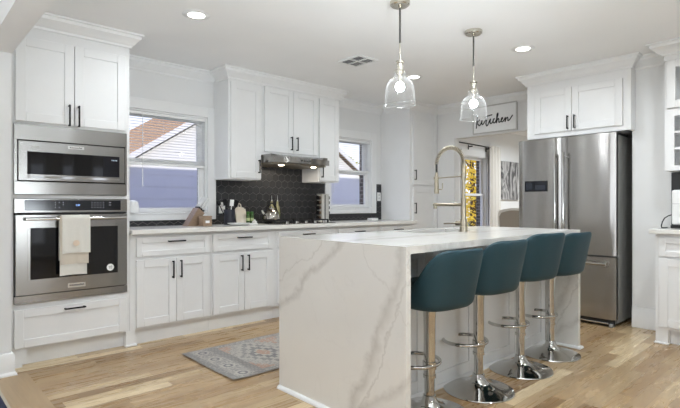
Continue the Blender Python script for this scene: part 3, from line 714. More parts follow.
# faucet
FX, FY = 3.03, 1.972
t = thing('pull_down_faucet', 'tall champagne bronze spring faucet arching over the island sink', 'faucet', (FX, FY, IZ))
b = MB(); b.lathe([(0, 0), (.029, 0), (.029, .035), (.024, .04), (.024, .09), (.0, .09)], (FX, FY, IZ), 24); b.cyl((FX, FY, IZ + .09), (FX, FY, 1.16), .0175); b.build('base', brass, t)
b = MB(); b.cyl((FX, FY, 1.16), (FX, FY, 1.40), .013); b.cyl((FX, FY, 1.30), (FX, FY, 1.335), .018); b.build('riser', brass, t)
RC = .118; yc = FY + RC; zc = 1.415; path = []
for i in range(15): path.append(Vector((FX, FY, 1.335 + (zc - 1.335) * i / 15)))
for i in range(41): a = math.pi - math.pi * i / 40; path.append(Vector((FX, yc + RC * math.cos(a), zc + RC * math.sin(a))))
ye = yc + RC
hel = []; tot = len(path); turns = 38; N = turns * 12
for k in range(N + 1):
    f = k / N * (tot - 1); i = min(int(f), tot - 2); p = path[i].lerp(path[i + 1], f - i); dr = (path[i + 1] - path[i]).normalized()
    nx = Vector((1, 0, 0)); ny = dr.cross(nx); a = 2 * math.pi * k / 12
    hel.append(p + (nx * math.cos(a) + ny * math.sin(a)) * .0125)
MB().tube(hel, .0036, 6).build('spring', brass, t)
b = MB(); b.tube(path + [Vector((FX, ye, zc - .02 * i)) for i in range(1, 5)], .008, 10); b.build('hose', pm('black_hose', (30, 29, 28), .5), t)
b = MB(); b.lathe([(0, 0), (.017, 0), (.019, .02), (.0175, .05), (.014, .13), (.010, .16), (0, .16)], (FX, ye, 1.195), 22); h = b.build('spray_head', brass, t)
b = MB(); b.tube([(FX, ye + .016, 1.225), (FX + .02, ye - .035, 1.228), (FX + .02, ye - .04, 1.24), (FX + .02, ye - .04, 1.275)], .0045, 8); b.build('trigger', brass, h)
b = MB(); b.cyl((FX, FY, 1.318), (FX, ye, 1.312), .0045); b.lathe([(.014, -.008), (.021, -.008), (.021, .008), (.014, .008)], (FX, ye, 1.312), 20, close=True); b.build('support_arm', brass, t)
b = MB(); b.cyl((FX, FY, 1.112), (FX, ye + .025, 1.112), .0115); b.cyl((FX, ye + .012, 1.125), (FX, ye + .012, 1.082), .0135); b.build('side_spout', brass, t)
b = MB(); b.cyl((FX, FY, .978), (FX, FY + .06, .978), .018); b.tube([(FX, FY + .055, .98), (FX, FY + .11, .975), (FX, FY + .17, .972)], .0055, 8); b.build('lever', brass, t)

# ------------------------------------------------------------------ bar stools
def smooth(a, b, x): k = min(1, max(0, (x - a) / (b - a))); return k * k * (3 - 2 * k)
def make_stool():
    z0 = .575
    t = thing('bar_stool', '', 'bar stool', (0, 0, 0), 'teal bar stools along the island')
    NP = 64; n = 3.1
    def base_r(ph):
        c, s = math.cos(ph), math.sin(ph); return 1 / (abs(c) ** n + abs(s) ** n) ** (1 / n)
    def H(ph):
        yy = base_r(ph) * math.sin(ph); return .120 + (.315 - .120) * (1 - smooth(-.99, -.22, yy)) - .02 * smooth(.4, .95, yy) + .004 * math.cos(2 * ph)
    def ext(ph, z):
        c, s = math.cos(ph), math.sin(ph); k = min(1.0, max(0, z / .315)); r = base_r(ph)
        ax = .196 + .046 * k ** .8; ay = (.196 + .062 * k) if s < 0 else (.186 + .03 * k)
        return r * c * ax, r * s * ay
    b = MB(); rings = []
    def ring(f): rings.append([b.bm.verts.new(f(2 * math.pi * i / NP)) for i in range(NP)])
    for sc, z in ((.35, 0.0), (.8, 0.0), (.93, .008), (.985, .022)):
        ring(lambda ph: (ext(ph, z)[0] * sc, ext(ph, z)[1] * sc, z0 + z))
    for k in (.0, .14, .28, .42, .56, .70, .84, .95):
        def f(ph, k=k): z = .04 + (H(ph) - .055 - .0) * k; e = ext(ph, z); return (e[0], e[1], z0 + z)
        ring(f)
    th = .034
    def inn(ph, z, off):
        e = ext(ph, z); L = math.hypot(*e); q = max(0, L - off) / L; return e[0] * q, e[1] * q
    for off, dz in ((.004, .008), (.012, .0), (.022, .0), (.030, .008)):
        def f(ph, off=off, dz=dz): z = H(ph) - dz; e = inn(ph, z, off); return (e[0], e[1], z0 + z)
        ring(f)
    for k in (.9, .65, .35, .0):
        def f(ph, k=k): z = .075 + (H(ph) - .02 - .075) * k; e = inn(ph, z, th); return (e[0], e[1], z0 + z)
        ring(f)
    for A, B in zip(rings, rings[1:]):
        for i in range(NP): b.bm.faces.new([A[i], A[(i + 1) % NP], B[(i + 1) % NP], B[i]])
    b.bm.faces.new(rings[0]); b.bm.faces.new(rings[-1]); bmesh.ops.recalc_face_normals(b.bm, faces=b.bm.faces)
    b.build('seat_shell', teal, t)
    b = MB(); rings = []
    for sc, z in ((.75, .076), (.98, .080), (1.0, .10), (.97, .118), (.85, .128), (.45, .134)):
        rings.append([b.bm.verts.new((inn(2 * math.pi * i / NP, .1, th + .002)[0] * sc, inn(2 * math.pi * i / NP, .1, th + .002)[1] * sc, z0 + z)) for i in range(NP)])
    for A, B in zip(rings, rings[1:]):
        for i in range(NP): b.bm.faces.new([A[i], A[(i + 1) % NP], B[(i + 1) % NP], B[i]])
    b.bm.faces.new(rings[0]); b.bm.faces.new(rings[-1]); bmesh.ops.recalc_face_normals(b.bm, faces=b.bm.faces); b.build('seat_cushion', teal, t)
    b = MB(); b.box(-.085, .085, -.085, .085, z0 - .012, z0 - .0005, .003); b.tube([(.03, 0, z0 - .02), (.10, .03, z0 - .022), (.17, .05, z0 - .024)], .005, 8); b.build('mounting_plate', chrome, t)
    b = MB(); b.lathe([(0, .20), (.031, .20), (.031, .44), (.032, .50), (.036, z0 - .012), (0, z0 - .012)], (0, 0, 0), 28); b.lathe([(.028, .19), (.034, .19), (.034, .205), (.028, .205)], (0, 0, 0), 28, close=True); b.build('gas_lift_sleeve', chrome, t)
    b = MB(); b.lathe([(0, .0), (.027, .0), (.027, .36), (0, .36)], (0, 0, 0), 28); b.build('pole', chrome, t)
    b = MB(); pts = [(.135 * math.cos(a), .10 + .128 * math.sin(a), .255) for a in [2 * math.pi * i / 40 for i in range(40)]]; b.tube(pts, .011, 10, True); b.cyl((0, -.028, .225), (0, -.028, .262), .008); b.lathe([(.0305, .235), (.037, .235), (.037, .275), (.0305, .275)], (0, 0, 0), 28, close=True); b.build('footrest', chrome, t)
    b = MB(); b.lathe([(0, .0), (.205, .0), (.207, .004), (.204, .009), (.17, .016), (.12, .026), (.075, .042), (.05, .058), (.038, .078), (.034, .10), (0, .10)], (0, 0, 0), 56); b.build('base', chrome, t)
    return t
proto = make_stool()
stools = [(2.112, 1.585, .004, -4, 'nearest teal bar stool, beside the big veined island end panel'),
          (2.595, 1.585, .025, -4, 'second teal bar stool from the near end of the island'),
          (3.128, 1.592, .044, -10, 'third teal bar stool from the near end, its back standing highest'),
          (3.618, 1.605, .030, -5, 'farthest teal bar stool, closest to the refrigerator')]
for i, (x, y, dz, rz, lab) in enumerate(stools):
    s = proto if i == 0 else copy_tree(proto)
    s.location = (x, y, 0); s.rotation_euler.z = R(rz); s['label'] = lab
    for ch in s.children:
        if ch.name.split('.')[0] not in ('base', 'pole'): ch.location.z = dz

# ------------------------------------------------------------------ pendants, cans, vent
def make_pendant():
    t = thing('pendant_light', '', 'pendant light', (0, 0, CE), 'clear glass pendants over the island')
    b = MB(); b.lathe([(0, CE - .028), (.055, CE - .028), (.064, CE - .02), (.066, CE - .0005), (0, CE - .0005)], (0, 0, 0), 32); b.cyl((0, 0, CE - .04), (0, 0, CE - .028), .012)
    o = b.build('canopy', nickel); o.data.transform(Matrix.Translation((0, 0, -CE))); o.parent = t
    def add(b, nm, m, par=None):
        o = b.build(nm, m); o.data.transform(Matrix.Translation((0, 0, -CE))); o.parent = par or t; return o
    add(MB().cyl((0, 0, 2.17), (0, 0, CE - .03), .0065), 'cord', pm('dark_rod', (92, 90, 88), .4, .6))
    add(MB().cyl((0, 0, 2.04), (0, 0, 2.17), .0055), 'stem', nickel)
    b = MB(); b.lathe([(0, 2.052), (.027, 2.052), (.027, 2.040), (.021, 2.037), (.021, 1.998), (.029, 1.995), (.033, 1.984), (.02, 1.965), (.012, 1.955), (.012, 1.915), (0, 1.915)], (0, 0, 0), 26); add(b, 'socket', nickel)
    th = .0025; prof = [(.036, 1.986), (.039, 1.98), (.039, 1.945), (.047, 1.940), (.066, 1.929), (.082, 1.908), (.0925, 1.876), (.0975, 1.838), (.100, 1.80), (.101, 1.776), (.1025, 1.765)]
    inn = [(r - th, z) for r, z in prof]
    b = MB(); b.lathe(prof + inn[::-1], (0, 0, 0), 44, close=True); g = add(b, 'glass_shade', cglass)
    b = MB(); b.tube([(.1012 * math.cos(a), .1012 * math.sin(a), 1.766) for a in [2 * math.pi * i / 44 for i in range(44)]], .0032, 8, True); add(b, 'rim', glass_rim, g)
    b = MB(); b.lathe([(0, 1.853), (.015, 1.856), (.027, 1.868), (.031, 1.884), (.027, 1.90), (.015, 1.912), (0, 1.914)], (0, 0, 0), 24); add(b, 'bulb', emis('warm_bulb', (247, 250, 255), PEND_L))
    return t
pp = make_pendant()
for i, (x, y, lab) in enumerate([(2.455, 2.08, 'nearer clear glass pendant light over the island'), (3.277, 2.045, 'farther clear glass pendant light, in front of the kitchen sign')]):
    q = pp if i == 0 else copy_tree(pp); q.location = (x, y, CE); q['label'] = lab
def make_can():
    t = thing('recessed_light', '', 'ceiling light', (0, 0, 0), 'round recessed ceiling lights')
    MB().lathe([(.058, -.006), (.092, -.004), (.096, -.0005), (.058, -.0005)], (0, 0, 0), 40, close=True).build('trim_ring', trimp, t)
    MB().lathe([(0, -.004), (.058, -.004), (.058, -.001), (0, -.001)], (0, 0, 0), 32).build('lens', emis('can_lens_glow', (255, 250, 240), 9), t)
    return t
pc = make_can()
for i, ((x, y), lab) in enumerate(zip(CANS_SEEN, ['round recessed light in the ceiling above the oven and large window', 'round recessed light in the ceiling in front of the refrigerator cabinet', 'round recessed light in the ceiling beside the nearer pendant'])):
    q = pc if i == 0 else copy_tree(pc); q.location = (x, y, CE); q['label'] = lab
t = thing('ceiling_vent', 'white rectangular air vent in the ceiling left of the pendants', 'vent', (3.16, 3.19, CE))
vx0, vx1, vy0, vy1 = 3.035, 3.29, 3.04, 3.335; b = MB()
for q in ((vx0, vx1, vy0, vy0 + .025), (vx0, vx1, vy1 - .025, vy1), (vx0, vx0 + .025, vy0 + .025, vy1 - .025), (vx1 - .025, vx1, vy0 + .025, vy1 - .025), ((vx0 + vx1) / 2 - .009, (vx0 + vx1) / 2 + .009, vy0 + .025, vy1 - .025), (vx0 + .025, (vx0 + vx1) / 2 - .009, 3.18, 3.196), ((vx0 + vx1) / 2 + .009, vx1 - .025, 3.18, 3.196)):
    b.box(*q, CE - .012, CE - .0005, .002)
b.build('frame', trimp, t)
boxes('backing', pm('vent_shadow', (120, 120, 120), .8), [(vx0 + .02, vx1 - .02, vy0 + .02, vy1 - .02, CE - .002, CE - .0008)], t)
b = MB()
for k in range(9):
    y = vy0 + .036 + k * .0275; b.obox((vx0 + .026, y, CE - .008), (1, 0, 0), (0, .77, .64), (0, -.64, .77), 0, vx1 - vx0 - .052, -.009, .009, 0, .0012)
b.build('louvers', greyp, t)

# ------------------------------------------------------------------ kitchen sign
t = thing('kitchen_sign', 'white framed sign reading kitchen in black script above the doorway', 'sign', (XB - .012, 3.13, 2.01))
sy0, sy1, sz0, sz1 = 2.832, 3.43, 2.008, 2.352; b = MB()
b.box(XB - .014, XB - .001, sy0 + .012, sy1 - .012, sz0 + .012, sz1 - .012); b.build('board', pm('sign_white', (244, 244, 243), .6, var=.01), t)
b = MB()
for q in ((sy0, sy0 + .014, sz0, sz1), (sy1 - .014, sy1, sz0, sz1), (sy0 + .014, sy1 - .014, sz0, sz0 + .014), (sy0 + .014, sy1 - .014, sz1 - .014, sz1)): b.box(XB - .024, XB - .001, *q, .001)
b.build('frame', pm('sign_frame', (200, 198, 194), .5), t)
def catmull(P, k=8):
    out = []
    for i in range(len(P) - 1):
        p0, p1, p2, p3 = P[max(i - 1, 0)], P[i], P[i + 1], P[min(i + 2, len(P) - 1)]
        for j in range(k):
            s = j / k; out.append(tuple(.5 * (2 * p1[c] + (p2[c] - p0[c]) * s + (2 * p0[c] - 5 * p1[c] + 4 * p2[c] - p3[c]) * s * s + (3 * p1[c] - p0[c] - 3 * p2[c] + p3[c]) * s ** 3) for c in (0, 1)))
    out.append(P[-1]); return out
# letter strokes, x to the right, baseline 0, x-height 1
strokes = [[(.40, 2.3), (.30, 1.2), (.20, .2), (.12, -.8)], [(1.05, 1.25), (.62, .95), (.24, .45), (.55, .25), (.85, -.15), (1.15, .0), (1.45, .5), (1.62, 1.05), (1.55, .35), (1.70, .0), (2.0, .2), (2.4, .8), (3.05, 2.05), (2.85, 1.2), (2.62, .15), (2.85, -.45), (3.25, .05), (3.55, .75), (3.78, 1.05), (3.66, .35), (3.8, .0), (4.1, .1), (4.45, .55), (4.55, .95), (4.85, .95)],
           [(2.5, 1.72), (3.2, 1.9), (4.2, 2.05)], [(3.84, 1.5), (3.88, 1.58)] if False else [(4.85, .98), (4.55, .95), (4.42, .5), (4.55, .08), (4.85, .1), (5.2, .6), (5.6, 1.7), (5.62, 2.2), (5.42, 2.05), (5.32, 1.2), (5.22, -.05), (5.45, .6), (5.72, .95), (5.85, .65), (5.85, .1), (6.1, .05), (6.5, .5), (6.78, .85), (6.62, 1.02), (6.42, .6), (6.55, .08), (6.9, .15), (7.3, .75), (7.42, .95), (7.38, .3), (7.36, .02), (7.6, .6), (7.9, .92), (8.02, .6), (8.05, .15), (8.4, .3), (8.9, .95), (9.15, 1.3)]]
b = MB(); sc = .0545; oy = 3.388; oz = 2.123
for sk in strokes:
    c = catmull(sk); b.tube([(XB - .0165, oy - p[0] * sc, oz + p[1] * .052) for p in c], .0072, 8, squash=(.3, 1, 1))
b.build('lettering', pm('sign_ink', (22, 22, 24), .6), t)

# ------------------------------------------------------------------ blinds
def blind(x0, x1, ztop, zbot, y, label, wand_x, wand_z, cord=True):
    t = thing('window_blind', label, 'blind', ((x0 + x1) / 2, y, ztop), 'white slatted window blinds')
    boxes('headrail', blindm, [(x0, x1, y - .014, y + .014, ztop - .028, ztop - .001)], t)
    b = MB(); n = int((ztop - zbot - .05) / .026)
    for k in range(n):
        z = ztop - .042 - k * .026; b.obox((x0 + .004, y, z), (1, 0, 0), (0, .999, -.03), (0, .03, .999), 0, x1 - x0 - .008, -.0115, .0115, 0, .0012)
    b.build('slats', blindm, t)
    boxes('bottom_rail', blindm, [(x0 + .003, x1 - .003, y - .012, y + .012, zbot, zbot + .022)], t)
    b = MB(); [b.cyl((x, y - .0, zbot + .02), (x, y - .0, ztop - .02), .0009, seg=6) for x in (x0 + .09, (x0 + x1) / 2, x1 - .09)]; b.build('ladder_cords', blindm, t)
    b = MB(); b.cyl((wand_x, y - .018, wand_z), (wand_x, y - .018, ztop - .02), .0035, seg=8); b.build('wand', plast_w, t)
    return t
blind(W1[0] + .016, W1[1] - .016, W1[3] - .015, 1.478, YW + .022, 'white slat blind half lowered in the large window beside the oven', 1.70, 1.28)
blind(W2[0] + .016, W2[1] - .016, W2[3] - .015, 1.535, YW + .022, 'white slat blind in the small window right of the range hood', 4.055, 1.26)

# ------------------------------------------------------------------ things on the window-wall counter
ZC = .9155
# knife block
t = thing('knife_block', 'slanted wooden knife block full of white handled knives', 'knife block', (2.06, 4.27, ZC))
def kb(u, v): return (2.085 + .098 * 0 + u * .829 - v * .56, v * .829 + u * .56)     # tilted to the right
P = [(1.996, ZC), (2.075, ZC), (2.166, 1.035), (2.104, 1.083)]
MB().prism([(p[0], p[1]) for p in P], 'y', 4.215, 4.325).build('block', woodm, t)
P2 = [(2.08, ZC), (2.125, ZC), (2.13, .95), (2.10, .95)]
MB().prism(P2, 'y', 4.225, 4.315).build('support', woodm, t)
dx, dz = .56, .829
for r in range(3):
    for c in range(3):
        f = (r + .5) / 3; bx = 2.104 + (2.166 - 2.104) * f; bz = 1.083 + (1.035 - 1.083) * f; y = 4.24 + c * .03; L = .115 + .018 * ((r * 2 + c) % 3)
        b = MB(); b.obox((bx, y, bz), (.829, 0, -.56), (0, 1, 0), (dx, 0, dz), -.0075, .0075, -.007, .007, 0.022, L, .003)
        k = b.build('knife', pm('knife_handle', (228, 228, 226), .3), t)
        MB().obox((bx, y, bz), (.829, 0, -.56), (0, 1, 0), (dx, 0, dz), -.008, .008, -.0075, .0075, -.002, .022).build('bolster', dark, k)
t = thing('wooden_box', 'small wooden box with white label beside the knife block', 'box', (2.13, 4.135, ZC))
MB().box(2.085, 2.175, 4.09, 4.18, ZC, 1.0, .003).build('body', woodm, t); boxes('lid', woodm, [(2.083, 2.177, 4.088, 4.182, 1.0005, 1.01)], t, .002); boxes('label_plate', plast_w, [(2.11, 2.15, 4.0885, 4.0895, .945, .968)], t)
# utensil crock
t = thing('utensil_crock', 'dark utensil holder full of black and white cooking utensils', 'utensil holder', (2.475, 4.30, ZC))
MB().lathe([(0, 0), (.052, 0), (.056, .004), (.056, .15), (.051, .15), (.049, .01), (0, .01)], (2.475, 4.30, ZC), 30).build('crock', pm('navy_crock', (38, 40, 50), .35, var=.1), t)
for i, (dxu, dyu, L, kind, m) in enumerate([(-.075, .01, .27, 'sp', black), (-.04, -.02, .25, 'sl', black), (-.015, .02, .255, 'sp', black), (.01, -.02, .235, 'tg', plast_w), (.035, .01, .26, 'sp', black), (.05, -.01, .24, 'tg', black)]):
    p0 = Vector((2.475 + dxu * .25, 4.30 + dyu * .3, ZC + .02)); d = Vector((dxu * 1.6, dyu, .25)).normalized(); p1 = p0 + d * L * .72
    b = MB(); b.tube([p0, p0.lerp(p1, .5), p1], .0045, 8)
    side = d.cross(Vector((0, 1, 0))).normalized()
    if kind == 'sp':
        b.lathe([(0, -.03), (.016, -.022), (.024, 0), (.016, .022), (0, .03)], p1 + d * .022, 16, d)
    else: b.obox(p1, side, (0, 1, 0), d, -.022, .022, -.003, .003, -.004, .06, .002)
    b.build('utensil', m, t)
# plates and boards
t = tag(MB().lathe([(0, .006), (.06, .006), (.075, .010), (.098, .020), (.105, .024), (.105, .027), (.09, .022), (.07, .014), (0, .011)], (2.46, 4.10, ZC - .006 + .0005), 40).build('plate', white_cer), 'shallow white plate on the counter in front of the utensil holder', 'plate')
t = thing('cutting_board', 'pale arched cutting board leaning on the backsplash', 'cutting board', (2.685, 4.44, ZC))
def board(x0, x1, z1, y0, lean, m, nm, par):
    pts = [(x0, ZC)] + [(x0 + .003, z1 - .035)] + [((x0 + x1) / 2 - .05 * math.cos(a) * (x1 - x0) / .13, z1 - .035 + .02 * math.sin(a)) for a in [math.pi * i / 8 for i in range(9)]] + [(x1 - .003, z1 - .035), (x1, ZC)]
    cx = (x0 + x1) / 2; pts += []
    b = MB(); b.prism(pts, 'y', y0, y0 + .016)
    for v in b.bm.verts: v.co.y += (v.co.z - ZC) * lean
    return b.build(nm, m, par)
bm_ = pm('pale_board', (222, 212, 196), .5, var=.08, nscale=9)
board(2.622, 2.752, 1.105, 4.40, .30, bm_, 'board', t)
b = MB(); b.tube([(2.687 - .018, 4.461, 1.085), (2.687 - .016, 4.468, 1.115), (2.687, 4.47, 1.125), (2.687 + .016, 4.468, 1.115), (2.687 + .018, 4.461, 1.085)], .008, 10); b.build('grip', bm_, t)
for i, x in enumerate((2.752, 2.80)):
    t = thing('spice_jar', 'green herb jar left of the pair, beside the cutting board' if i == 0 else 'green herb jar right of the pair, beside the kettle', 'jar', (x, 4.40, ZC), 'green herb jars')
    t['label'] = ['left one of two green herb jars, next to the cutting board', 'right one of two green herb jars, nearer the kettle'][i]
    MB().lathe([(0, 0), (.018, 0), (.019, .004), (.019, .085), (.015, .095), (0, .095)], (x, 4.40, ZC), 20).build('jar', pm('herb_green', (62, 92, 40), .35, var=.3, nscale=60), t)
    MB().lathe([(0, .0955), (.017, .0955), (.017, .125), (0, .126)], (x, 4.40, ZC), 20).build('lid', pm('green_lid', (70, 120, 52), .4), t)
    MB().lathe([(.0192, .03), (.0196, .03), (.0196, .06), (.0192, .06)], (x, 4.40, ZC), 20, close=True).build('label_band', pm('jar_label', (188, 200, 150), .6), t)
t = tag(MB().box(2.58, 2.68, 4.10, 4.20, ZC, ZC + .014, .004, 2).build('trivet', white_cer), 'small white square trivet just right of the white plate', 'trivet')
t = thing('butter_crock', 'little round off-white pot between the cutting board and the trivet', 'pot', (2.735, 4.25, ZC))
MB().lathe([(0, 0), (.022, 0), (.027, .012), (.024, .03), (.012, .036), (.010, .046), (0, .05)], (2.735, 4.25, ZC), 20).build('pot', white_cer, t)
# kettle on the left grate
t = thing('kettle', 'ribbed stainless kettle with arched handle on the cooktop', 'kettle', (2.955, 4.27, .9585))
KX, KY, KZ = 2.955, 4.27, .9585; b = MB(); seg = 48; prof = [(.0, 0), (.088, 0), (.094, .006), (.092, .03), (.082, .065), (.062, .095), (.036, .108), (.0, .112)]
b.lathe(prof, (KX, KY, KZ), seg)
for v in b.bm.verts:
    a = math.atan2(v.co.y - KY, v.co.x - KX); k = 1 + .022 * math.cos(a * 16); v.co.x = KX + (v.co.x - KX) * k; v.co.y = KY + (v.co.y - KY) * k
b.build('body', pm('kettle_steel', (168, 164, 156), .16, 1), t)
MB().lathe([(0, .108), (.036, .108), (.034, .116), (.01, .122), (.012, .136), (0, .14)], (KX, KY, KZ), 24).build('lid', chrome, t)
b = MB(); b.tube([(KX - .068 * math.cos(a), KY, KZ + .085 + .085 * math.sin(a)) for a in [math.pi * i / 18 for i in range(19)]], .0065, 10); b.build('handle', dark, t)
b = MB(); b.tube([(KX - .08, KY, KZ + .05), (KX - .105, KY, KZ + .075), (KX - .118, KY, KZ + .10)], [.016, .013, .010], 12); b.build('spout', chrome, t)
for i, (x, y, lab) in enumerate([(3.088, 4.455, 'left oil bottle with steel pourer behind the kettle'), (3.162, 4.452, 'right oil bottle with steel pourer behind the cooktop')]):
    t = thing('oil_bottle', lab, 'bottle', (x, y, ZC), 'oil bottles behind the cooktop')
    MB().lathe([(0, 0), (.029, 0), (.031, .006), (.031, .15), (.026, .175), (.013, .20), (.0125, .235), (0, .235)], (x, y, ZC), 24).build('bottle', pm('olive_glass', (150, 146, 112), .12, var=.1), t)
    MB().lathe([(0, .2355), (.012, .2355), (.011, .25), (.005, .26), (.0035, .30), (0, .302)], (x, y, ZC), 16).build('pourer', chrome, t)
    MB().lathe([(.0312, .04), (.0318, .04), (.0318, .12), (.0312, .12)], (x, y, ZC), 24, close=True).build('oil_label', pm('oil_label', (120, 128, 66), .6, var=.3, nscale=50), t)
# revolving spice tower
TX, TY = 3.735, 4.34
t = thing('spice_rack', 'tall chrome carousel spice rack right of the cooktop', 'spice rack', (TX, TY, ZC))
b = MB(); b.box(TX - .05, TX + .05, TY - .05, TY + .05, ZC + .012, ZC + .318, .003); b.lathe([(0, 0), (.085, 0), (.08, .012), (0, .012)], (TX, TY, ZC), 30); b.box(TX - .056, TX + .056, TY - .056, TY + .056, ZC + .3185, ZC + .325, .002); b.build('frame', pm('rack_steel', (206, 205, 200), .3, .35), t)
boxes('slot', dark, [(TX - .018, TX - .004, TY - .0508, TY - .0495, ZC + .02, ZC + .31)], t)
for k in range(5):
    z = ZC + .047 + k * .058
    for (ax, s) in ((0, -1), (0, 1)):
        d = Vector((s, 0, 0)) if ax == 0 else Vector((0, s, 0)); c = Vector((TX, TY, z)) + d * .051
        j = MB().lathe([(0, 0), (.024, 0), (.024, .022), (0, .022)], c, 18, d).build('spice_jar', pm('spice_brown', (74, 58, 44), .3, var=.3), t)
        MB().lathe([(0, .0225), (.025, .0225), (.024, .034), (0, .035)], c, 18, d).build('cap', MATS['black_handle_metal'], j)
# outlets
def outlet(x, z, label):
    t = thing('wall_outlet', label, 'outlet', (x, YW - .01, z)); MB().box(x - .035, x + .035, YW - .016, YW - .0095, z - .057, z + .057, .002).build('plate', plast_w, t)
    b = MB(); [b.box(x - .014, x + .014, YW - .0175, YW - .0165, z + s * .022 - .013, z + s * .022 + .013) for s in (-1, 1)]; b.build('socket', pm('socket_grey', (205, 205, 203), .5), t)
outlet(2.497, 1.082, 'white outlet on the black tile behind the utensil holder'); outlet(4.86, 1.222, 'white outlet on the narrow black tile strip beside the pantry')
t = tag(MB().lathe([(0, .001), (.048, .001), (.050, .006), (.050, .07), (.042, .098), (.02, .112), (0, .114)], (1.59, 4.445, 1.0415), 30).build('white_canister', plast_w), 'white domed container on the large window sill beside the oven cabinet', 'container')
t.location = (0, 0, 0)
t = tag(MB().box(4.44, 4.56, 4.22, 4.30, ZC, ZC + .03, .006, 2).build('soap_dish', white_cer), 'small white dish on the counter below the small window', 'dish')

# ------------------------------------------------------------------ right counter appliance
t = thing('coffee_maker', 'pale white coffee maker at the right edge on the stone counter', 'coffee maker', (4.82, 1.0, .918))
MB().box(4.75, 4.94, .86, 1.105, .945, 1.235, .018, 3).build('body', plast_w, t)
b = MB(); b.box(4.745, 4.945, .855, 1.11, .918, .944, .006, 2); b.build('base', dark, t)
boxes('seam_line', greyp, [(4.749, 4.941, .859, 1.106, 1.118, 1.122)], t)
b = MB(); b.tube(catmull3 if False else [(4.80, 1.107, 1.03), (4.77, 1.13, 1.02), (4.74, 1.15, 1.0), (4.72, 1.16, .97), (4.70, 1.163, .935), (4.70, 1.16, .9225), (4.73, 1.15, .9215), (4.78, 1.14, .9215)], .0045, 8); b.build('cord', dark, t)

# ------------------------------------------------------------------ rugs
def runner():
    x0, x1, y0, y1 = 1.585, 3.75, 2.70, 3.45; nx, ny = 360, 130; W = y1 - y0
    g1, g2, cr, pk, dkb = srgb(182, 178, 176), srgb(212, 207, 202), srgb(240, 235, 227), srgb(232, 196, 174), srgb(158, 153, 158)
    rnd = random.Random(3); nz = {}
    def h(a, b): 
        k = (int(a), int(b))
        if k not in nz: nz[k] = rnd.random()
        return nz[k]
    def colour(x, y):
        u = x - x0; v = y - y0; vv = min(v, W - v); uu = min(u, x1 - x); e = uu
        sp = h(x * 90, y * 90)
        if uu < .012 or vv < .012: return g1
        if uu < .055: return g1 if sp < .75 else g2
        if uu < .19:                       # medallion band
            m = abs(((v / W) * 4) % 1 - .5) * W / 4; q = math.hypot(m, uu - .122)
            if q < .018: return cr
            if q < .034: return dkb
            if q < .05: return cr
            return g2 if sp < .6 else (cr if sp < .85 else g1)
        if uu < .26: return g1 if (int((v * 60)) + int(uu * 60)) % 3 else g2
        if vv < .07: return g2 if sp < .55 else (g1 if sp < .8 else cr)
        # field: stepped diamonds
        p = .42; fx = ((u - .26) / p) % 1 - .5; fy = (v - W / 2) / .36
        sx_ = round(abs(fx) * 14) / 14; sy_ = round(abs(fy) * 12) / 12; d = sx_ * 1.6 + sy_ * .9
        if d < .20: return pk if sp < .85 else cr
        if d < .28: return cr
        if d < .42: return dkb if sp < .35 else g1
        if d < .60: return cr if sp < .85 else g2
        if d < .72: return g1 if sp < .6 else g2
        if d < .85: return cr
        return pk if d > 1.15 and sp < .8 else (g2 if sp < .5 else cr)
    b = MB(); V = b.grid(lambda a, c: (x0 + (x1 - x0) * a, y0 + (y1 - y0) * c, .008 + .0006 * math.sin(a * 60) + (.006 * math.exp(-((a - .0) * 40) ** 2 - ((c - .0) * 6) ** 2)) + .004 * math.exp(-(a * 50) ** 2 - ((c - .8) * 7) ** 2)), nx, ny)
    lay = b.bm.loops.layers.float_color.new('pattern')
    for f in b.bm.faces:
        c = f.calc_center_median(); k = colour(c.x, c.y)
        for lp in f.loops: lp[lay] = k
    bmesh.ops.solidify(b.bm, geom=list(b.bm.faces), thickness=.006)
    m = NT('woven_rug'); at = m.new('ShaderNodeVertexColor', layer_name='pattern'); nn = m.noise(260, 2)
    m.base(m.mix(.25, at.outputs[0], m.mix(nn, srgb(150, 146, 144), srgb(235, 230, 224)))); m.set(Roughness=.95); m.bump(nn, .4, .003)
    return tag(b.build('runner_rug', m.m), 'grey and cream patterned runner rug with pink diamonds on the oak floor', 'rug')
runner()
t = thing('navy_rug', 'dark navy rug just showing at the bottom left corner', 'rug', (-.4, 2.6, 0))
t['label'] = 'dark navy rug, only its corner showing at the lower left'
boxes('pile', pm('navy_pile', (40, 46, 70), .95, var=.2, nscale=90, bump=.3), [(-1.2, .468, 1.2, 3.55, .002, .012)], t, .003)
boxes('binding', pm('cream_binding', (196, 188, 172), .9), [(.4685, .482, 1.2, 3.55, .002, .011)], t)

# ------------------------------------------------------------------ dining room beyond the doorway
t = thing('curtain_rod', 'dark curtain rod above the dining room window', 'curtain rod', (7.3, 4.42, 2.11))
b = MB(); b.cyl((6.55, 4.42, 2.115), (7.66, 4.42, 2.098), .011); b.lathe([(0, -.02), (.018, -.012), (.022, .0), (.018, .012), (0, .02)], (7.675, 4.42, 2.098), 16, (1, 0, 0)); b.build('rod', black, t)
b = MB()
for x in (7.05, 7.60): b.box(x - .008, x + .008, 4.42, YW - .0005, 2.07, 2.09); b.box(x - .012, x + .012, YW - .006, YW - .0005, 2.02, 2.11)
b.build('bracket', black, t)
def curtain(x0, x1, label):
    b = MB()
    b.grid(lambda u, v: (x0 + (x1 - x0) * u + .01 * math.sin(v * 5), 4.40 + .038 * math.sin(u * math.pi * 7) * (.6 + .4 * v), 2.13 - v * 2.11), 70, 16)
    bmesh.ops.recalc_face_normals(b.bm, faces=b.bm.faces); bmesh.ops.solidify(b.bm, geom=list(b.bm.faces), thickness=.003)
    return tag(b.build('curtain', pm('linen_curtain', (226, 222, 215), .9, var=.05, nscale=14, stretch=(30, 30, 1))), label, 'curtain')
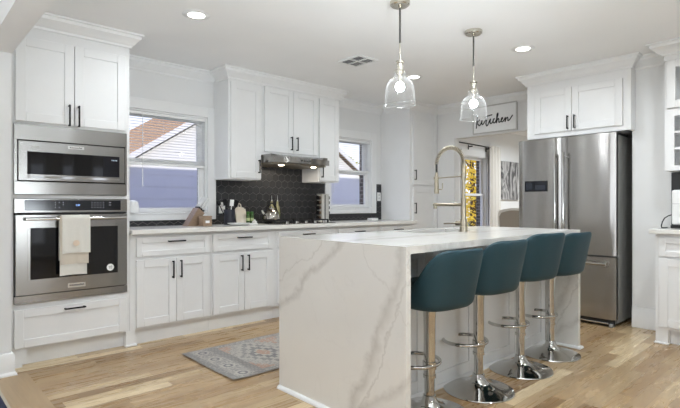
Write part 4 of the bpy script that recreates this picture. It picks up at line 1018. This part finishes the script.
curtain(7.56, 7.92, 'pale linen curtain hanging right of the dining room window')
t = thing('abstract_painting', 'black, grey and white abstract canvas on the dining room wall', 'painting', (8.40, YW - .02, 1.21))
def canvas_m():
    m = NT('abstract_paint'); n1 = m.noise(2.2, 4, m.scaled((3.4, 1, 1.0)), .6, .9); m.base(m.ramp(n1, [(.30, srgb(40, 40, 42)), (.43, srgb(92, 90, 90)), (.52, srgb(190, 188, 186)), (.60, srgb(120, 118, 118)), (.72, srgb(56, 54, 56))])); m.set(Roughness=.6); return m.m
MB().box(8.11, 8.70, YW - .035, YW - .001, 1.205, 1.905, .003).build('canvas', canvas_m(), t)
t = thing('dining_chair', 'upholstered dining chair with pale curved frame behind the island end', 'chair', (6.75, 3.55, 0))
cx0, cx1 = 3.26, 3.80; CX = 6.75
top = lambda k: 1.02 + .045 * math.sin(math.pi * k)
def back_poly(ins, n=14):
    w = cx1 - cx0 - 2 * ins
    return [(cx0 + ins + w * .06, .52 + ins)] + [(cx0 + ins + w * i / n, top(i / n) - ins - (.05 if i in (0, n) else 0)) for i in range(n + 1)][::-1][::-1] + [(cx1 - ins - w * .06, .52 + ins)]
MB().prism(back_poly(.0), 'x', CX, CX + .035).build('backrest', pm('pale_chair_frame', (232, 228, 220), .5), t)
MB().prism(back_poly(.035), 'x', CX - .012, CX - .0005).build('back_upholstery', pm('taupe_fabric', (168, 158, 146), .9, var=.05, nscale=150), t)
MB().box(CX, CX + .48, cx0 + .02, cx1 - .02, .42, .515, .02, 2).build('seat', MATS['taupe_fabric'], t)
for (x, y) in ((CX + .005, cx0 + .04), (CX + .005, cx1 - .085), (CX + .42, cx0 + .04), (CX + .42, cx1 - .085)): MB().box(x, x + .045, y, y + .045, 0, .4195, .004).build('leg', MATS['pale_chair_frame'], t)

# ------------------------------------------------------------------ outdoors
NY = 9.0
t = thing('neighbor_house', 'white sided house with a gable roof seen through the kitchen windows', 'house', (6, NY, -.4))
b = MB(); b.prism([(1.0, -.4), (11.0, -.4), (11.0, .58), (6.05, 3.74), (1.0, .50)], 'y', NY, NY + 5); b.build('wall', siding(), t)
b = MB()
for k in range(19):
    z = -.35 + k * .225
    xl = max(1.0, 6.05 - (3.74 - z - .225) / .6416); xr = min(11.0, 6.05 + (3.74 - z - .225) / .6384)
    if xr - xl > .1: b.prism([(NY - .006, z), (NY - .0005, z), (NY - .0005, z + .222), (NY - .002, z + .222)], 'x', xl, xr)
b.build('siding_boards', MATS['white_siding'], t)
def rake(b, xa, za, xb, zb, y0, y1, n0, n1):
    d = Vector((xb - xa, 0, zb - za)); L = d.length; d.normalize(); n = Vector((-d.z, 0, d.x)); n = n if n.z > 0 else -n
    b.obox((xa, y0, za), d, (0, 1, 0), n, 0, L, 0, y1 - y0, n0, n1)
for (xa, za, xb, zb) in ((.6, .36, 6.05, 3.86), (6.05, 3.86, 11.4, .44)):
    b = MB(); rake(b, xa, za, xb, zb, NY - .13, NY - .10, -.065, .03); b.build('rake_board', trimp, t)
    b = MB(); rake(b, xa, za, xb, zb, NY - .0995, NY + 5.2, -.03, .035); b.build('roof', MATS.get('tan_shingles') or shingle(), t)
def tree(name, cx, cy, h, r, n, cols, label, cat, trunk=True, zb=.2):
    t = thing(name, label, cat, (cx, cy, -.4)); rn = random.Random(int(cx * 10))
    if trunk:
        b = MB(); b.tube([(cx, cy, -.4), (cx + .05, cy, h * .3), (cx - .05, cy, h * .6), (cx, cy, h * .9)], [.13, .1, .07, .03], 10)
        for k in range(7):
            a = k * 2.4; z = h * (.3 + .08 * k); b.tube([(cx, cy, z), (cx + r * .4 * math.cos(a), cy + r * .4 * math.sin(a), z + .35), (cx + r * .75 * math.cos(a), cy + r * .75 * math.sin(a), z + .6)], [.05, .03, .012], 7)
        b.build('trunk', pm('bark', (96, 82, 68), .9, var=.2), t)
    b = MB()
    for k in range(n):
        while True:
            p = Vector((rn.uniform(-1, 1), rn.uniform(-1, 1), rn.uniform(-1, 1)))
            if .25 < p.length < 1: break
        c = Vector((cx + p.x * r, cy + p.y * r, zb + (h - zb) * (.5 + .5 * p.z)))
        u = Vector((rn.gauss(0, 1), rn.gauss(0, 1), rn.gauss(0, 1))).normalized(); v = u.orthogonal().normalized(); s = rn.uniform(.05, .11)
        vs = [b.bm.verts.new(c + u * s), b.bm.verts.new(c + v * s * .55), b.bm.verts.new(c - u * s), b.bm.verts.new(c - v * s * .55)]
        b.bm.faces.new(vs)
    m = NT(name + '_leaves'); nn = m.noise(3.0, 2); m.base(m.ramp(nn, [(.3, srgb(*cols[0])), (.7, srgb(*cols[1]))])); m.set(Roughness=.6)
    tl = m.new('ShaderNodeBsdfTranslucent'); mx = m.new('ShaderNodeMixShader'); mx.inputs[0].default_value = .5; m.ln(m.b.inputs['Base Color'].links[0].from_socket, tl.inputs[0])
    m.ln(m.b.outputs[0], mx.inputs[1]); m.ln(tl.outputs[0], mx.inputs[2]); m.ln(mx.outputs[0], m.n['Material Output'].inputs[0])
    b.build('foliage', m.m, t, smooth=False)
tree('autumn_tree', 14.2, 8.9, 4.2, 1.7, 5200, ((238, 206, 60), (255, 242, 120)), 'yellow autumn tree outside the dining room window', 'tree', zb=-.3)
tree('green_shrub', 14.9, 15.6, 3.3, 1.0, 1500, ((170, 176, 60), (226, 214, 90)), 'yellow green bushy tree past the neighbor roof, seen through the small kitchen window', 'tree', zb=.3)
